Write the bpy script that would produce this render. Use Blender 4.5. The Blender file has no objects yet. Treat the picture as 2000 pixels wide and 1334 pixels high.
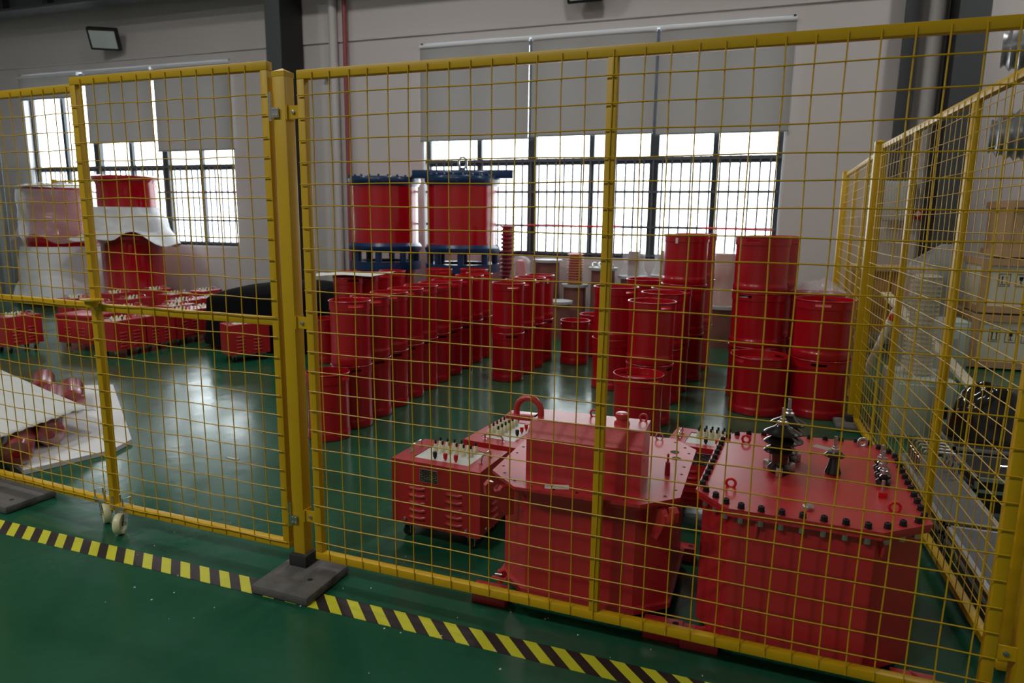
import bpy, bmesh, math, random
from math import sin, cos, pi, radians, sqrt, atan2
from mathutils import Vector, Matrix, noise

random.seed(7)
S = bpy.context.scene
COL = S.collection

# ---------------------------------------------------------------- camera
PITCH, ROLL, YAW, CAM_H = 0.1775, 0.0127, -0.3333, 1.5
fwd = Vector((sin(YAW) * cos(PITCH), cos(YAW) * cos(PITCH), -sin(PITCH)))
rgt = Vector((cos(YAW), -sin(YAW), 0))
upv = rgt.cross(fwd)
r2 = rgt * cos(ROLL) + upv * sin(ROLL)
u2 = upv * cos(ROLL) - rgt * sin(ROLL)
cam_data = bpy.data.cameras.new('camera')
cam = bpy.data.objects.new('camera', cam_data)
COL.objects.link(cam)
cam.matrix_world = Matrix(((r2.x, u2.x, -fwd.x, 0), (r2.y, u2.y, -fwd.y, 0), (r2.z, u2.z, -fwd.z, CAM_H), (0, 0, 0, 1)))
cam_data.sensor_width = 36.0
cam_data.lens = 24.0
cam_data.clip_end = 200
cam_data.dof.use_dof = True
cam_data.dof.focus_distance = 2.75
cam_data.dof.aperture_fstop = 3.5
S.camera = cam

# ---------------------------------------------------------------- world, lights, exposure
S.view_settings.view_transform = 'Standard'
S.view_settings.look = 'None'
S.view_settings.exposure = -0.18
S.view_settings.gamma = 1.0
S.view_settings.use_curve_mapping = False
S.cycles.use_denoising = True
w = bpy.data.worlds.new('overcast_sky')
S.world = w
w.use_nodes = True
bg = w.node_tree.nodes['Background']
bg.inputs[0].default_value = (0.93, 0.97, 1.0, 1)
bg.inputs[1].default_value = 7.5


def area(name, loc, rot, sx, sy, energy, col=(1, 1, 1), portal=False, spread=None, shape='RECTANGLE'):
    d = bpy.data.lights.new(name, 'AREA')
    d.shape = shape
    d.size = sx
    if shape in ('RECTANGLE', 'ELLIPSE'):
        d.size_y = sy
    d.energy = energy
    d.color = col
    if spread:
        d.spread = spread
    if portal:
        d.cycles.is_portal = True
    o = bpy.data.objects.new(name, d)
    COL.objects.link(o)
    o.location = loc
    o.rotation_euler = rot
    return o


WALL_Y = 9.6
WIN = {1: (-4.80, 0.32), 2: (-13.1, -8.27)}
SILL, WTOP = 0.98, 4.02
for k, (xa, xb) in WIN.items():
    area('daylight_portal', ((xa + xb) / 2, WALL_Y + 0.27, (SILL + WTOP) / 2), (radians(-90), 0, 0), xb - xa, WTOP - SILL, 1, portal=True)
# unseen overhead lamps; front ones inferred from fence shadows, others added to brighten walls
for lx, ly, e in ((-2.8, -2.4, 165), (-6.6, -2.0, 200), (-9.2, 3.6, 85), (-5.0, 5.7, 80), (-1.4, 5.7, 75), (3.5, 7.2, 85)):
    area('overhead_lamp_fill', (lx, ly, 6.4), (0, 0, 0), 0.6, 0.6, e, (1.0, 0.97, 0.92), shape='DISK')

# ---------------------------------------------------------------- materials
MATS = {}


def nodes_of(m):
    return m.node_tree.nodes, m.node_tree.links


def mat(name, col, rough=0.5, metal=0.0, coat=0.0, spec=0.5, bump=0.0, bscale=200.0, vary=0.0, vscale=6.0, vcol=None, croug=0.08):
    m = bpy.data.materials.new(name)
    m.use_nodes = True
    N, L = nodes_of(m)
    b = N['Principled BSDF']
    b.inputs['Base Color'].default_value = (*col, 1)
    b.inputs['Roughness'].default_value = rough
    b.inputs['Metallic'].default_value = metal
    b.inputs['Specular IOR Level'].default_value = spec
    b.inputs['Coat Weight'].default_value = coat
    b.inputs['Coat Roughness'].default_value = croug
    tc = None
    if bump or vary:
        tc = N.new('ShaderNodeTexCoord')
    if bump:
        n = N.new('ShaderNodeTexNoise')
        n.inputs['Scale'].default_value = bscale
        n.inputs['Detail'].default_value = 3
        bp = N.new('ShaderNodeBump')
        bp.inputs['Strength'].default_value = bump
        bp.inputs['Distance'].default_value = 0.01
        L.new(tc.outputs['Object'], n.inputs['Vector'])
        L.new(n.outputs['Fac'], bp.inputs['Height'])
        L.new(bp.outputs['Normal'], b.inputs['Normal'])
    if vary:
        n2 = N.new('ShaderNodeTexNoise')
        n2.inputs['Scale'].default_value = vscale
        n2.inputs['Detail'].default_value = 5
        mx = N.new('ShaderNodeMix')
        mx.data_type = 'RGBA'
        mx.inputs['A'].default_value = (*col, 1)
        c2 = vcol or tuple(c * 0.6 for c in col)
        mx.inputs['B'].default_value = (*c2, 1)
        rp = N.new('ShaderNodeMapRange')
        rp.inputs['From Min'].default_value = 0.45
        rp.inputs['From Max'].default_value = 0.75
        rp.inputs['To Max'].default_value = vary
        L.new(tc.outputs['Object'], n2.inputs['Vector'])
        L.new(n2.outputs['Fac'], rp.inputs['Value'])
        L.new(rp.outputs['Result'], mx.inputs['Factor'])
        L.new(mx.outputs['Result'], b.inputs['Base Color'])
    MATS[name] = m
    return m


mat('yellow', (0.62, 0.385, 0.004), 0.42, vary=0.35, vscale=5, vcol=(0.5, 0.28, 0.004))
mat('red_drum', (0.44, 0.004, 0.012), 0.3, coat=0.35)
mat('red_paint', (0.50, 0.022, 0.026), 0.36, spec=0.6, bump=0.05, bscale=120, coat=0.7, croug=0.28)
mat('red_box', (0.46, 0.015, 0.019), 0.42, bump=0.04, bscale=150, coat=0.5, croug=0.3)
mat('red_gloss', (0.42, 0.004, 0.012), 0.12, coat=0.5)
mat('blue', (0.005, 0.032, 0.10), 0.3, coat=0.25)
mat('wall', (0.60, 0.565, 0.56), 0.8, vary=0.12, vscale=1.2, vcol=(0.52, 0.49, 0.49))
mat('wall_low', (0.60, 0.565, 0.56), 0.8)
mat('steel_dark', (0.055, 0.063, 0.066), 0.45)
mat('steel_black', (0.012, 0.013, 0.014), 0.5)
mat('win_frame', (0.03, 0.04, 0.05), 0.4)
mat('win_white', (0.75, 0.77, 0.8), 0.4)
mat('grille', (0.10, 0.11, 0.12), 0.4, metal=0.3)
mat('chrome', (0.75, 0.76, 0.76), 0.16, metal=1.0)
mat('zinc', (0.6, 0.61, 0.62), 0.34, metal=1.0)
mat('alu', (0.72, 0.73, 0.74), 0.3, metal=0.9)
mat('black', (0.006, 0.006, 0.006), 0.6)
mat('black_gloss', (0.012, 0.010, 0.010), 0.12, coat=0.5)
mat('black_cloth', (0.004, 0.004, 0.005), 0.85, spec=0.15)
mat('concrete', (0.12, 0.115, 0.11), 0.8, bump=0.4, bscale=60, vary=0.5, vscale=12, vcol=(0.06, 0.058, 0.055))
mat('rubber', (0.025, 0.025, 0.025), 0.7)
mat('nylon', (0.72, 0.72, 0.42), 0.35)
mat('panel_white', (0.68, 0.70, 0.68), 0.4)
mat('terminal', (0.72, 0.70, 0.48), 0.35)
mat('red_plastic', (0.6, 0.008, 0.012), 0.3)
mat('foam', (0.72, 0.74, 0.76), 0.7, bump=0.15, bscale=40)
mat('paper', (0.72, 0.72, 0.66), 0.7)
mat('sheet', (0.60, 0.62, 0.60), 0.6, bump=0.1, bscale=30)
mat('brown', (0.20, 0.085, 0.07), 0.4)
mat('orange_tube', (0.52, 0.20, 0.13), 0.5)
mat('wood', (0.50, 0.32, 0.17), 0.6, vary=0.5, vscale=7, vcol=(0.40, 0.24, 0.12))
mat('wood_dark', (0.34, 0.17, 0.07), 0.5, vary=0.5, vscale=5)
mat('cream', (0.66, 0.62, 0.48), 0.6)
mat('pale_green', (0.42, 0.50, 0.46), 0.45)
mat('grey_box', (0.36, 0.38, 0.38), 0.5)
mat('case_grey', (0.13, 0.135, 0.14), 0.45, bump=0.1, bscale=300)
mat('case_black', (0.012, 0.012, 0.013), 0.5)
mat('lamp_glass', (0.55, 0.62, 0.62), 0.12)
mat('white_plastic', (0.7, 0.7, 0.7), 0.4)
mat('curtain', (0.26, 0.29, 0.29), 0.6)
mat('duct', (0.5, 0.51, 0.53), 0.32, metal=0.8)
mat('pipe_white', (0.56, 0.54, 0.54), 0.55)
mat('pipe_red', (0.30, 0.06, 0.07), 0.5)
mat('sticker', (0.7, 0.76, 0.78), 0.5)
mat('ceiling', (0.45, 0.46, 0.47), 0.8)
mat('leaf_out', (0.2, 0.3, 0.12), 0.8)


# floor: glossy green epoxy
m = mat('floor', (0.014, 0.115, 0.055), 0.22, spec=0.5)
N, L = nodes_of(m)
b = N['Principled BSDF']
tc = N.new('ShaderNodeTexCoord')
n1 = N.new('ShaderNodeTexNoise'); n1.inputs['Scale'].default_value = 2.2; n1.inputs['Detail'].default_value = 6
n2 = N.new('ShaderNodeTexNoise'); n2.inputs['Scale'].default_value = 26; n2.inputs['Detail'].default_value = 4
n3 = N.new('ShaderNodeTexNoise'); n3.inputs['Scale'].default_value = 9; n3.inputs['Detail'].default_value = 2
for n in (n1, n2, n3):
    L.new(tc.outputs['Object'], n.inputs['Vector'])
mr = N.new('ShaderNodeMapRange'); mr.inputs['From Min'].default_value = 0.3; mr.inputs['From Max'].default_value = 0.7
mr.inputs['To Min'].default_value = 0.13; mr.inputs['To Max'].default_value = 0.27
L.new(n1.outputs['Fac'], mr.inputs['Value']); L.new(mr.outputs['Result'], b.inputs['Roughness'])
mx = N.new('ShaderNodeMix'); mx.data_type = 'RGBA'
mx.inputs['A'].default_value = (0.007, 0.080, 0.038, 1); mx.inputs['B'].default_value = (0.016, 0.100, 0.054, 1)
L.new(n2.outputs['Fac'], mx.inputs['Factor']); L.new(mx.outputs['Result'], b.inputs['Base Color'])
ad = N.new('ShaderNodeMath'); ad.operation = 'MULTIPLY_ADD'; ad.inputs[1].default_value = 0.25
L.new(n2.outputs['Fac'], ad.inputs[0]); L.new(n3.outputs['Fac'], ad.inputs[2])
bp = N.new('ShaderNodeBump'); bp.inputs['Strength'].default_value = 0.06; bp.inputs['Distance'].default_value = 0.02
L.new(ad.outputs[0], bp.inputs['Height']); L.new(bp.outputs['Normal'], b.inputs['Normal'])

# hazard tape: slanted yellow / black print
m = mat('hazard', (0.6, 0.6, 0.02), 0.4)
N, L = nodes_of(m); b = N['Principled BSDF']
tc = N.new('ShaderNodeTexCoord'); sp = N.new('ShaderNodeSeparateXYZ'); L.new(tc.outputs['Object'], sp.inputs[0])
a1 = N.new('ShaderNodeMath'); a1.operation = 'ADD'; L.new(sp.outputs['X'], a1.inputs[0]); L.new(sp.outputs['Y'], a1.inputs[1])
a2 = N.new('ShaderNodeMath'); a2.operation = 'MULTIPLY'; a2.inputs[1].default_value = 1 / 0.106; L.new(a1.outputs[0], a2.inputs[0])
a3 = N.new('ShaderNodeMath'); a3.operation = 'FRACT'; L.new(a2.outputs[0], a3.inputs[0])
a4 = N.new('ShaderNodeMath'); a4.operation = 'GREATER_THAN'; a4.inputs[1].default_value = 0.5; L.new(a3.outputs[0], a4.inputs[0])
mx = N.new('ShaderNodeMix'); mx.data_type = 'RGBA'
mx.inputs['A'].default_value = (0.62, 0.62, 0.03, 1); mx.inputs['B'].default_value = (0.022, 0.014, 0.018, 1)
L.new(a4.outputs[0], mx.inputs['Factor']); L.new(mx.outputs['Result'], b.inputs['Base Color'])

# nameplate print: rows of light dashes on black
m = mat('nameplate', (0.02, 0.02, 0.02), 0.35)
N, L = nodes_of(m); b = N['Principled BSDF']
tc = N.new('ShaderNodeTexCoord'); br = N.new('ShaderNodeTexBrick')
mp = N.new('ShaderNodeMapping'); mp.inputs['Rotation'].default_value = (radians(90), 0, 0)
br.inputs['Scale'].default_value = 1.0; br.inputs['Brick Width'].default_value = 0.028; br.inputs['Row Height'].default_value = 0.0085
br.inputs['Mortar Size'].default_value = 0.0028
br.inputs['Color1'].default_value = (0.35, 0.35, 0.33, 1); br.inputs['Color2'].default_value = (0.10, 0.10, 0.1, 1); br.inputs['Mortar'].default_value = (0.012, 0.012, 0.012, 1)
L.new(tc.outputs['Object'], mp.inputs['Vector']); L.new(mp.outputs[0], br.inputs['Vector']); L.new(br.outputs['Color'], b.inputs['Base Color'])


def shader_mix(name, fac, first, second):
    """first/second: (node type, colour, roughness)"""
    m = bpy.data.materials.new(name); m.use_nodes = True
    N, L = nodes_of(m)
    N.remove(N['Principled BSDF'])
    out = N['Material Output']
    mixn = N.new('ShaderNodeMixShader')
    for i, (t, c, r) in enumerate((first, second)):
        s = N.new(t); s.inputs['Color'].default_value = (*c, 1)
        if r is not None and 'Roughness' in s.inputs:
            s.inputs['Roughness'].default_value = r
        L.new(s.outputs[0], mixn.inputs[1 + i])
    if fac == 'fresnel':
        f = N.new('ShaderNodeFresnel'); f.inputs['IOR'].default_value = 1.45
        L.new(f.outputs[0], mixn.inputs[0])
    else:
        mixn.inputs[0].default_value = fac
    L.new(mixn.outputs[0], out.inputs['Surface'])
    MATS[name] = m
    return m


shader_mix('glass', 0.06, ('ShaderNodeBsdfTransparent', (0.95, 0.97, 0.97), None), ('ShaderNodeBsdfGlossy', (1, 1, 1), 0.02))
shader_mix('blind', 0.03, ('ShaderNodeBsdfDiffuse', (0.36, 0.345, 0.335), 0.5), ('ShaderNodeBsdfTranslucent', (0.55, 0.53, 0.5), None))
shader_mix('plastic_wrap', 0.24, ('ShaderNodeBsdfTransparent', (0.97, 0.98, 1.0), None), ('ShaderNodeBsdfGlossy', (0.9, 0.92, 0.95), 0.25))
# milky film: transparent + diffuse + gloss
m = bpy.data.materials.new('milky_film'); m.use_nodes = True; MATS['milky_film'] = m
N, L = nodes_of(m)
b = N['Principled BSDF']; b.inputs['Base Color'].default_value = (0.78, 0.80, 0.83, 1); b.inputs['Roughness'].default_value = 0.22
b.inputs['Alpha'].default_value = 0.30
m = bpy.data.materials.new('foam_film'); m.use_nodes = True; MATS['foam_film'] = m
N, L = nodes_of(m)
b = N['Principled BSDF']; b.inputs['Base Color'].default_value = (0.74, 0.77, 0.8, 1); b.inputs['Roughness'].default_value = 0.45
b.inputs['Alpha'].default_value = 0.93

# ---------------------------------------------------------------- mesh helpers


class MB:
    def __init__(self):
        self.v = []
        self.f = []

    def add(self, vs, fs):
        o = len(self.v)
        self.v += [tuple(p) for p in vs]
        self.f += [tuple(i + o for i in f) for f in fs]
        return self

    def box(self, x0, x1, y0, y1, z0, z1):
        vs = [(x, y, z) for z in (z0, z1) for x, y in ((x0, y0), (x1, y0), (x1, y1), (x0, y1))]
        return self.add(vs, [(3, 2, 1, 0), (4, 5, 6, 7), (0, 1, 5, 4), (1, 2, 6, 5), (2, 3, 7, 6), (3, 0, 4, 7)])

    def bbox(self, x0, x1, y0, y1, z0, z1, bev=0.004):
        """box with chamfered edges"""
        bm = bmesh.new()
        bmesh.ops.create_cube(bm, size=1)
        for v in bm.verts:
            v.co = Vector(((x0 + x1) / 2 + v.co.x * (x1 - x0), (y0 + y1) / 2 + v.co.y * (y1 - y0), (z0 + z1) / 2 + v.co.z * (z1 - z0)))
        bmesh.ops.bevel(bm, geom=list(bm.edges), offset=bev, segments=2, affect='EDGES', profile=0.5)
        bm.verts.index_update()
        self.add([v.co[:] for v in bm.verts], [[v.index for v in f.verts] for f in bm.faces])
        bm.free()
        return self

    def prism(self, poly, z0, z1):
        n = len(poly)
        vs = [(x, y, z0) for x, y in poly] + [(x, y, z1) for x, y in poly]
        fs = [tuple(range(n - 1, -1, -1)), tuple(range(n, 2 * n))]
        fs += [(i, (i + 1) % n, n + (i + 1) % n, n + i) for i in range(n)]
        return self.add(vs, fs)

    def extrude(self, poly, axis, a0, a1):
        """poly in the two other axes; axis 'x' uses (y,z), 'y' uses (x,z)"""
        n = len(poly)
        pt = (lambda p, a: (a, p[0], p[1])) if axis == 'x' else (lambda p, a: (p[0], a, p[1]))
        vs = [pt(p, a0) for p in poly] + [pt(p, a1) for p in poly]
        fs = [tuple(range(n)), tuple(range(2 * n - 1, n - 1, -1))]
        fs += [(i, n + i, n + (i + 1) % n, (i + 1) % n) for i in range(n)]
        return self.add(vs, fs)

    def lathe(self, prof, seg=32, cx=0, cy=0, z=0, cap=True):
        rings = []
        vs = []
        for r, h in prof:
            if r < 1e-6:
                rings.append([len(vs)])
                vs.append((cx, cy, z + h))
            else:
                rings.append(list(range(len(vs), len(vs) + seg)))
                vs += [(cx + r * cos(2 * pi * i / seg), cy + r * sin(2 * pi * i / seg), z + h) for i in range(seg)]
        fs = []
        for a, b_ in zip(rings, rings[1:]):
            for i in range(seg):
                j = (i + 1) % seg
                if len(a) == 1 and len(b_) == 1:
                    continue
                if len(a) == 1:
                    fs.append((a[0], b_[j], b_[i]))
                elif len(b_) == 1:
                    fs.append((a[i], a[j], b_[0]))
                else:
                    fs.append((a[i], a[j], b_[j], b_[i]))
        return self.add(vs, fs)

    def tube(self, pts, r, seg=8, closed=False):
        pts = [Vector(p) for p in pts]
        n = len(pts)
        vs, fs = [], []
        prev = None
        for i, p in enumerate(pts):
            if closed:
                t = (pts[(i + 1) % n] - pts[i - 1]).normalized()
            else:
                t = (pts[min(i + 1, n - 1)] - pts[max(i - 1, 0)]).normalized()
            if prev is None:
                a = Vector((0, 0, 1)) if abs(t.z) < 0.9 else Vector((1, 0, 0))
                u = t.cross(a).normalized()
            else:
                u = (prev - t * prev.dot(t)).normalized()
            prev = u
            w_ = t.cross(u)
            rr = r[i] if isinstance(r, (list, tuple)) else r
            vs += [p + u * (rr * cos(2 * pi * k / seg)) + w_ * (rr * sin(2 * pi * k / seg)) for k in range(seg)]
        m_ = n if closed else n - 1
        for i in range(m_):
            for k in range(seg):
                a, b_ = i * seg, ((i + 1) % n) * seg
                fs.append((a + k, a + (k + 1) % seg, b_ + (k + 1) % seg, b_ + k))
        if not closed:
            fs.append(tuple(range(seg - 1, -1, -1)))
            fs.append(tuple(range((n - 1) * seg, n * seg)))
        return self.add(vs, fs)

    def cyl(self, p0, p1, r, seg=16):
        return self.tube([p0, p1], r, seg)

    def grid(self, fn, nu, nv, flip=False):
        vs = [fn(i / (nu - 1), j / (nv - 1)) for j in range(nv) for i in range(nu)]
        fs = []
        for j in range(nv - 1):
            for i in range(nu - 1):
                q = (j * nu + i, j * nu + i + 1, (j + 1) * nu + i + 1, (j + 1) * nu + i)
                fs.append(q[::-1] if flip else q)
        return self.add(vs, fs)

    def mesh(self, name, material, smooth=38):
        me = bpy.data.meshes.new(name)
        me.from_pydata(self.v, [], self.f)
        me.validate()
        if smooth:
            me.shade_smooth()
            me.set_sharp_from_angle(angle=radians(smooth))
        if material:
            me.materials.append(MATS[material])
        return me

    def build(self, name, material, parent=None, smooth=38, loc=None, rotz=0.0, fix=False):
        me = self.mesh(name, material, smooth)
        if fix:
            bm = bmesh.new(); bm.from_mesh(me)
            bmesh.ops.recalc_face_normals(bm, faces=list(bm.faces))
            bm.to_mesh(me); bm.free()
        return put(name, me, parent, loc, rotz)


def put(name, me, parent=None, loc=None, rotz=0.0):
    o = bpy.data.objects.new(name, me)
    COL.objects.link(o)
    if parent:
        o.parent = parent
    if loc:
        o.location = loc
    if rotz:
        o.rotation_euler = (0, 0, rotz)
    return o


def tag(o, label, cat, group=None):
    o['label'] = label
    o['category'] = cat
    if group:
        o['group'] = group
    return o


def thing(name, label, cat, loc=(0, 0, 0), rotz=0.0, group=None):
    o = put(name, None, None, loc, rotz)
    o.empty_display_size = 0.1
    return tag(o, label, cat, group)


def struct(o):
    o['kind'] = 'structure'
    return o


def stuff(o):
    o['kind'] = 'stuff'
    return o


def copy_tree(o, parent=None):
    c = o.copy()
    COL.objects.link(c)
    c.parent = parent
    for ch in list(o.children):
        copy_tree(ch, c)
    return c


ORD = ['first', 'second', 'third', 'fourth', 'fifth', 'sixth', 'seventh', 'eighth', 'ninth', 'tenth', 'eleventh', 'twelfth']

# ================================================================ SETTING
XL, XR, YB, ZC = -15.5, 4.6, -8.0, 7.2
struct(MB().box(XL, XR, YB, WALL_Y, -0.05, 0).build('floor', 'floor', smooth=0))
struct(MB().box(XL - 0.3, XR + 0.3, YB - 0.3, WALL_Y + 0.25, ZC, ZC + 0.2).build('ceiling', 'ceiling', smooth=0))
struct(MB().box(XL - 0.25, XL, YB - 0.25, WALL_Y + 0.25, 0, ZC).build('wall_left', 'wall', smooth=0))
struct(MB().box(XR, XR + 0.25, YB - 0.25, WALL_Y + 0.25, 0, ZC).build('wall_right', 'wall', smooth=0))
struct(MB().box(XL, XR, YB - 0.25, YB, 0, ZC).build('wall_front', 'wall', smooth=0))
mb = MB()
T = 0.25
y0, y1 = WALL_Y, WALL_Y + T
mb.box(XL, XR, y0, y1, 0, SILL)
mb.box(XL, XR, y0, y1, WTOP, ZC)
xs = [XL, WIN[2][0], WIN[2][1], WIN[1][0], WIN[1][1], XR]
for a, b_ in ((xs[0], xs[1]), (xs[2], xs[3]), (xs[4], xs[5])):
    mb.box(a, b_, y0, y1, SILL, WTOP)
wall = struct(mb.build('wall_back', 'wall', smooth=0))
# shallow ledge where the upper cladding of the back wall overlaps the lower one
struct(MB().box(XL, XR, WALL_Y - 0.03, WALL_Y, 4.13, 4.17).build('trim_1', 'wall', smooth=0))
struct(MB().box(XL, XR, WALL_Y - 0.018, WALL_Y, 4.17, ZC).build('trim_2', 'wall', smooth=0))


def window(idx, xa, xb, mulls, bars_z, midbar=2.36):
    root = put('window_%d' % idx, None, None, (0, 0, 0))
    struct(root)
    yf = WALL_Y + 0.12
    fw = 0.06
    # white reveal lining, dark frame bars
    MB().box(xa, xb, WALL_Y - 0.004, WALL_Y + 0.25, SILL - 0.03, SILL).build('window_sill', 'win_white', root, 0)
    MB().box(xa, xa + 0.03, WALL_Y + 0.01, WALL_Y + 0.25, SILL, WTOP).build('reveal', 'win_white', root, 0)
    MB().box(xb - 0.03, xb, WALL_Y + 0.01, WALL_Y + 0.25, SILL, WTOP).build('reveal', 'win_white', root, 0)
    MB().box(xa, xb, WALL_Y + 0.01, WALL_Y + 0.25, WTOP - 0.03, WTOP).build('reveal', 'win_white', root, 0)
    MB().box(xa + 0.03, xb - 0.03, yf, yf + 0.06, SILL, SILL + fw).build('frame_rail', 'win_frame', root, 0)
    MB().box(xa + 0.03, xb - 0.03, yf, yf + 0.06, WTOP - 0.03 - fw, WTOP - 0.03).build('frame_rail', 'win_frame', root, 0)
    MB().box(xa + 0.03, xb - 0.03, yf - 0.01, yf + 0.07, midbar - 0.09, midbar).build('transom', 'win_frame', root, 0)
    MB().box(xa + 0.03, xa + 0.03 + fw, yf, yf + 0.06, SILL, WTOP).build('frame_stile', 'win_frame', root, 0)
    MB().box(xb - 0.03 - fw, xb - 0.03, yf, yf + 0.06, SILL, WTOP).build('frame_stile', 'win_frame', root, 0)
    ex = [xa + 0.06]
    for mx_ in mulls:
        MB().box(mx_ - 0.06, mx_ + 0.06, yf - 0.02, yf + 0.08, SILL, WTOP - 0.03).build('mullion', 'win_frame', root, 0)
        ex.append(mx_)
    ex.append(xb - 0.06)
    for a, b_ in zip(ex, ex[1:]):
        mid = (a + b_) / 2
        MB().box(mid - 0.035, mid + 0.035, yf, yf + 0.06, SILL, WTOP - 0.03).build('sash_bar', 'win_frame', root, 0)
        for p, q in ((a, mid), (mid, b_)):
            for z0, z1 in ((SILL + 0.05, midbar - 0.05), (midbar, WTOP - 0.08)):
                MB().box(p + 0.02, q - 0.02, yf + 0.03, yf + 0.036, z0, z1).build('pane', 'glass', root, 0)
    # security grille inside the lower lights
    g = MB()
    x = xa + 0.08
    while x < xb - 0.05:
        g.cyl((x, WALL_Y + 0.07, SILL), (x, WALL_Y + 0.07, midbar - 0.0), 0.013, 6)
        x += 0.125
    for z in bars_z:
        g.box(xa + 0.03, xb - 0.03, WALL_Y + 0.062, WALL_Y + 0.078, z - 0.016, z + 0.016)
    stuff(g.build('security_grille', 'grille', root))
    return root


window(1, *WIN[1], (-3.09, -1.34), (SILL + 0.04, 1.41, 1.89, 2.33))
window(2, *WIN[2], (-11.47, -9.87), (SILL + 0.04, 1.41, 1.89, 2.33))


def blind(x0, x1, zb, label, grp):
    t = thing('roller_blind', label, 'blind', ((x0 + x1) / 2, WALL_Y - 0.035, zb), 0, grp)
    wd = (x1 - x0) / 2
    top = WTOP - 0.03 - zb
    MB().grid(lambda u, v: (-wd + 2 * wd * u, 0.004 * sin(5 * u + 2 * v), 0.02 + v * (top - 0.06)), 14, 8).build('fabric', 'blind', t, 60)
    MB().cyl((-wd, 0, 0.015), (wd, 0, 0.015), 0.014, 10).build('bottom_bar', 'curtain', t)
    MB().cyl((-wd, 0.0, top - 0.03), (wd, 0.0, top - 0.03), 0.028, 12).build('roller_tube', 'win_white', t)
    return t


g1 = 'roller blinds on the wide window'
blind(-4.80, -3.11, 2.62, 'grey roller blind above the two blue-ended reactors', g1)
blind(-3.07, -1.36, 2.645, 'grey roller blind in the middle of the wide window', g1)
blind(-1.32, 0.33, 2.625, 'grey roller blind above the tall three-high drum stacks', g1)
g2 = 'roller blinds on the window behind the gate'
blind(-13.1, -11.60, 3.55, 'grey roller blind pulled almost fully up behind the gate', g2)
blind(-11.45, -9.92, 2.74, 'grey roller blind above the bare stacked red cylinder', g2)
blind(-9.87, -8.24, 2.57, 'longest grey roller blind, next to the dark steel column', g2)

# steel columns, crane beam, pipes on the back wall


def hcolumn(x, y, label):
    t = thing('steel_column', label, 'column', (x, y, 0))
    MB().box(-0.15, 0.15, -0.15, -0.13, 0, ZC).build('flange', 'steel_dark', t, 0)
    MB().box(-0.15, 0.15, 0.13, 0.15, 0, ZC).build('flange', 'steel_dark', t, 0)
    MB().box(-0.012, 0.012, -0.13, 0.13, 0, ZC).build('web', 'steel_black', t, 0)
    return t


def boxcolumn(x, y, wx, wy, label, side=1):
    t = thing('steel_column', label, 'column', (x, y, 0))
    MB().box(-wx / 2, wx / 2, -wy / 2, -wy / 2 + 0.02, 0, ZC).build('flange', 'steel_dark', t, 0)
    MB().box(-wx / 2 + 0.01, wx / 2 - 0.01, -wy / 2 + 0.02, wy / 2, 0, ZC).build('web', 'steel_black', t, 0)
    return t


boxcolumn(-6.93, 9.27, 0.26, 0.56, 'dark grey steel column behind the gate post')
boxcolumn(2.09, 9.27, 0.30, 0.5, 'dark steel column beside the stacked crates')
pc = boxcolumn(1.56, 9.5, 0.14, 0.12, 'slim grey steel post rising above the wall cabinet')
for ch_ in pc.children:
    for v_ in ch_.data.vertices:
        v_.co.z = max(v_.co.z, 1.95)
t = thing('crane_beam', 'dark grey steel runway beam high on the back wall', 'beam', (0, 0, 0))
MB().box(XL, XR, 8.9, 9.2, 4.88, 4.92).build('flange', 'steel_dark', t, 0)
MB().box(XL, XR, 9.04, 9.06, 4.92, 5.5).build('web', 'steel_dark', t, 0)
MB().box(XL, XR, 8.9, 9.2, 5.5, 5.54).build('flange', 'steel_dark', t, 0)
x = -14.6
while x < 4:
    MB().box(x, x + 0.12, 8.92, 9.04, 4.92, 5.5).build('stiffener', 'steel_black', t, 0)
    x += 1.05

t = thing('rain_pipe', 'white rain pipe on the wall beside the steel column', 'pipe', (-6.24, 9.52, 0))
MB().cyl((0, 0, 0), (0, 0, ZC), 0.065, 20).build('pipe', 'pipe_white', t)
MB().lathe([(0.075, 0), (0.075, 0.08), (0.065, 0.08)], 20, z=3.72).build('coupling', 'pipe_white', t)
MB().box(-0.2, 0.0, -0.02, 0.04, 3.6, 3.64).build('clamp', 'pipe_white', t)
t = thing('sprinkler_pipe', 'thin dark red pipe running up the wall behind the drums', 'pipe', (-6.02, 9.5, 0))
MB().cyl((0, 0, 0), (0, 0, ZC), 0.035, 14).build('pipe', 'pipe_red', t)
t = thing('rain_pipe', 'fat white pipe beside the column near the crates', 'pipe', (1.83, 9.50, 0))
MB().cyl((0, 0, 0), (0, 0, ZC), 0.085, 24).build('pipe', 'pipe_white', t)
t = thing('fire_alarm', 'small red fire alarm on the pipe near the crates', 'alarm', (1.83, 9.36, 1.62))
MB().bbox(-0.06, 0.06, 0, 0.05, -0.06, 0.06, 0.008).build('housing', 'red_plastic', t)
MB().cyl((0, -0.012, 0), (0, 0.002, 0), 0.03, 14).build('sounder', 'panel_white', t)
t = thing('wall_cabinet', 'grey electrical cabinet on the wall beside the slim post', 'cabinet', (1.60, 9.30, 1.53))
MB().bbox(-0.17, 0.17, 0, 0.138, 0, 0.47, 0.01).build('body', 'grey_box', t)
MB().bbox(-0.155, 0.155, -0.012, 0, 0.015, 0.455, 0.004).build('door', 'grey_box', t)
MB().box(0.12, 0.14, -0.022, -0.012, 0.2, 0.26).build('handle', 'chrome', t)


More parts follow.
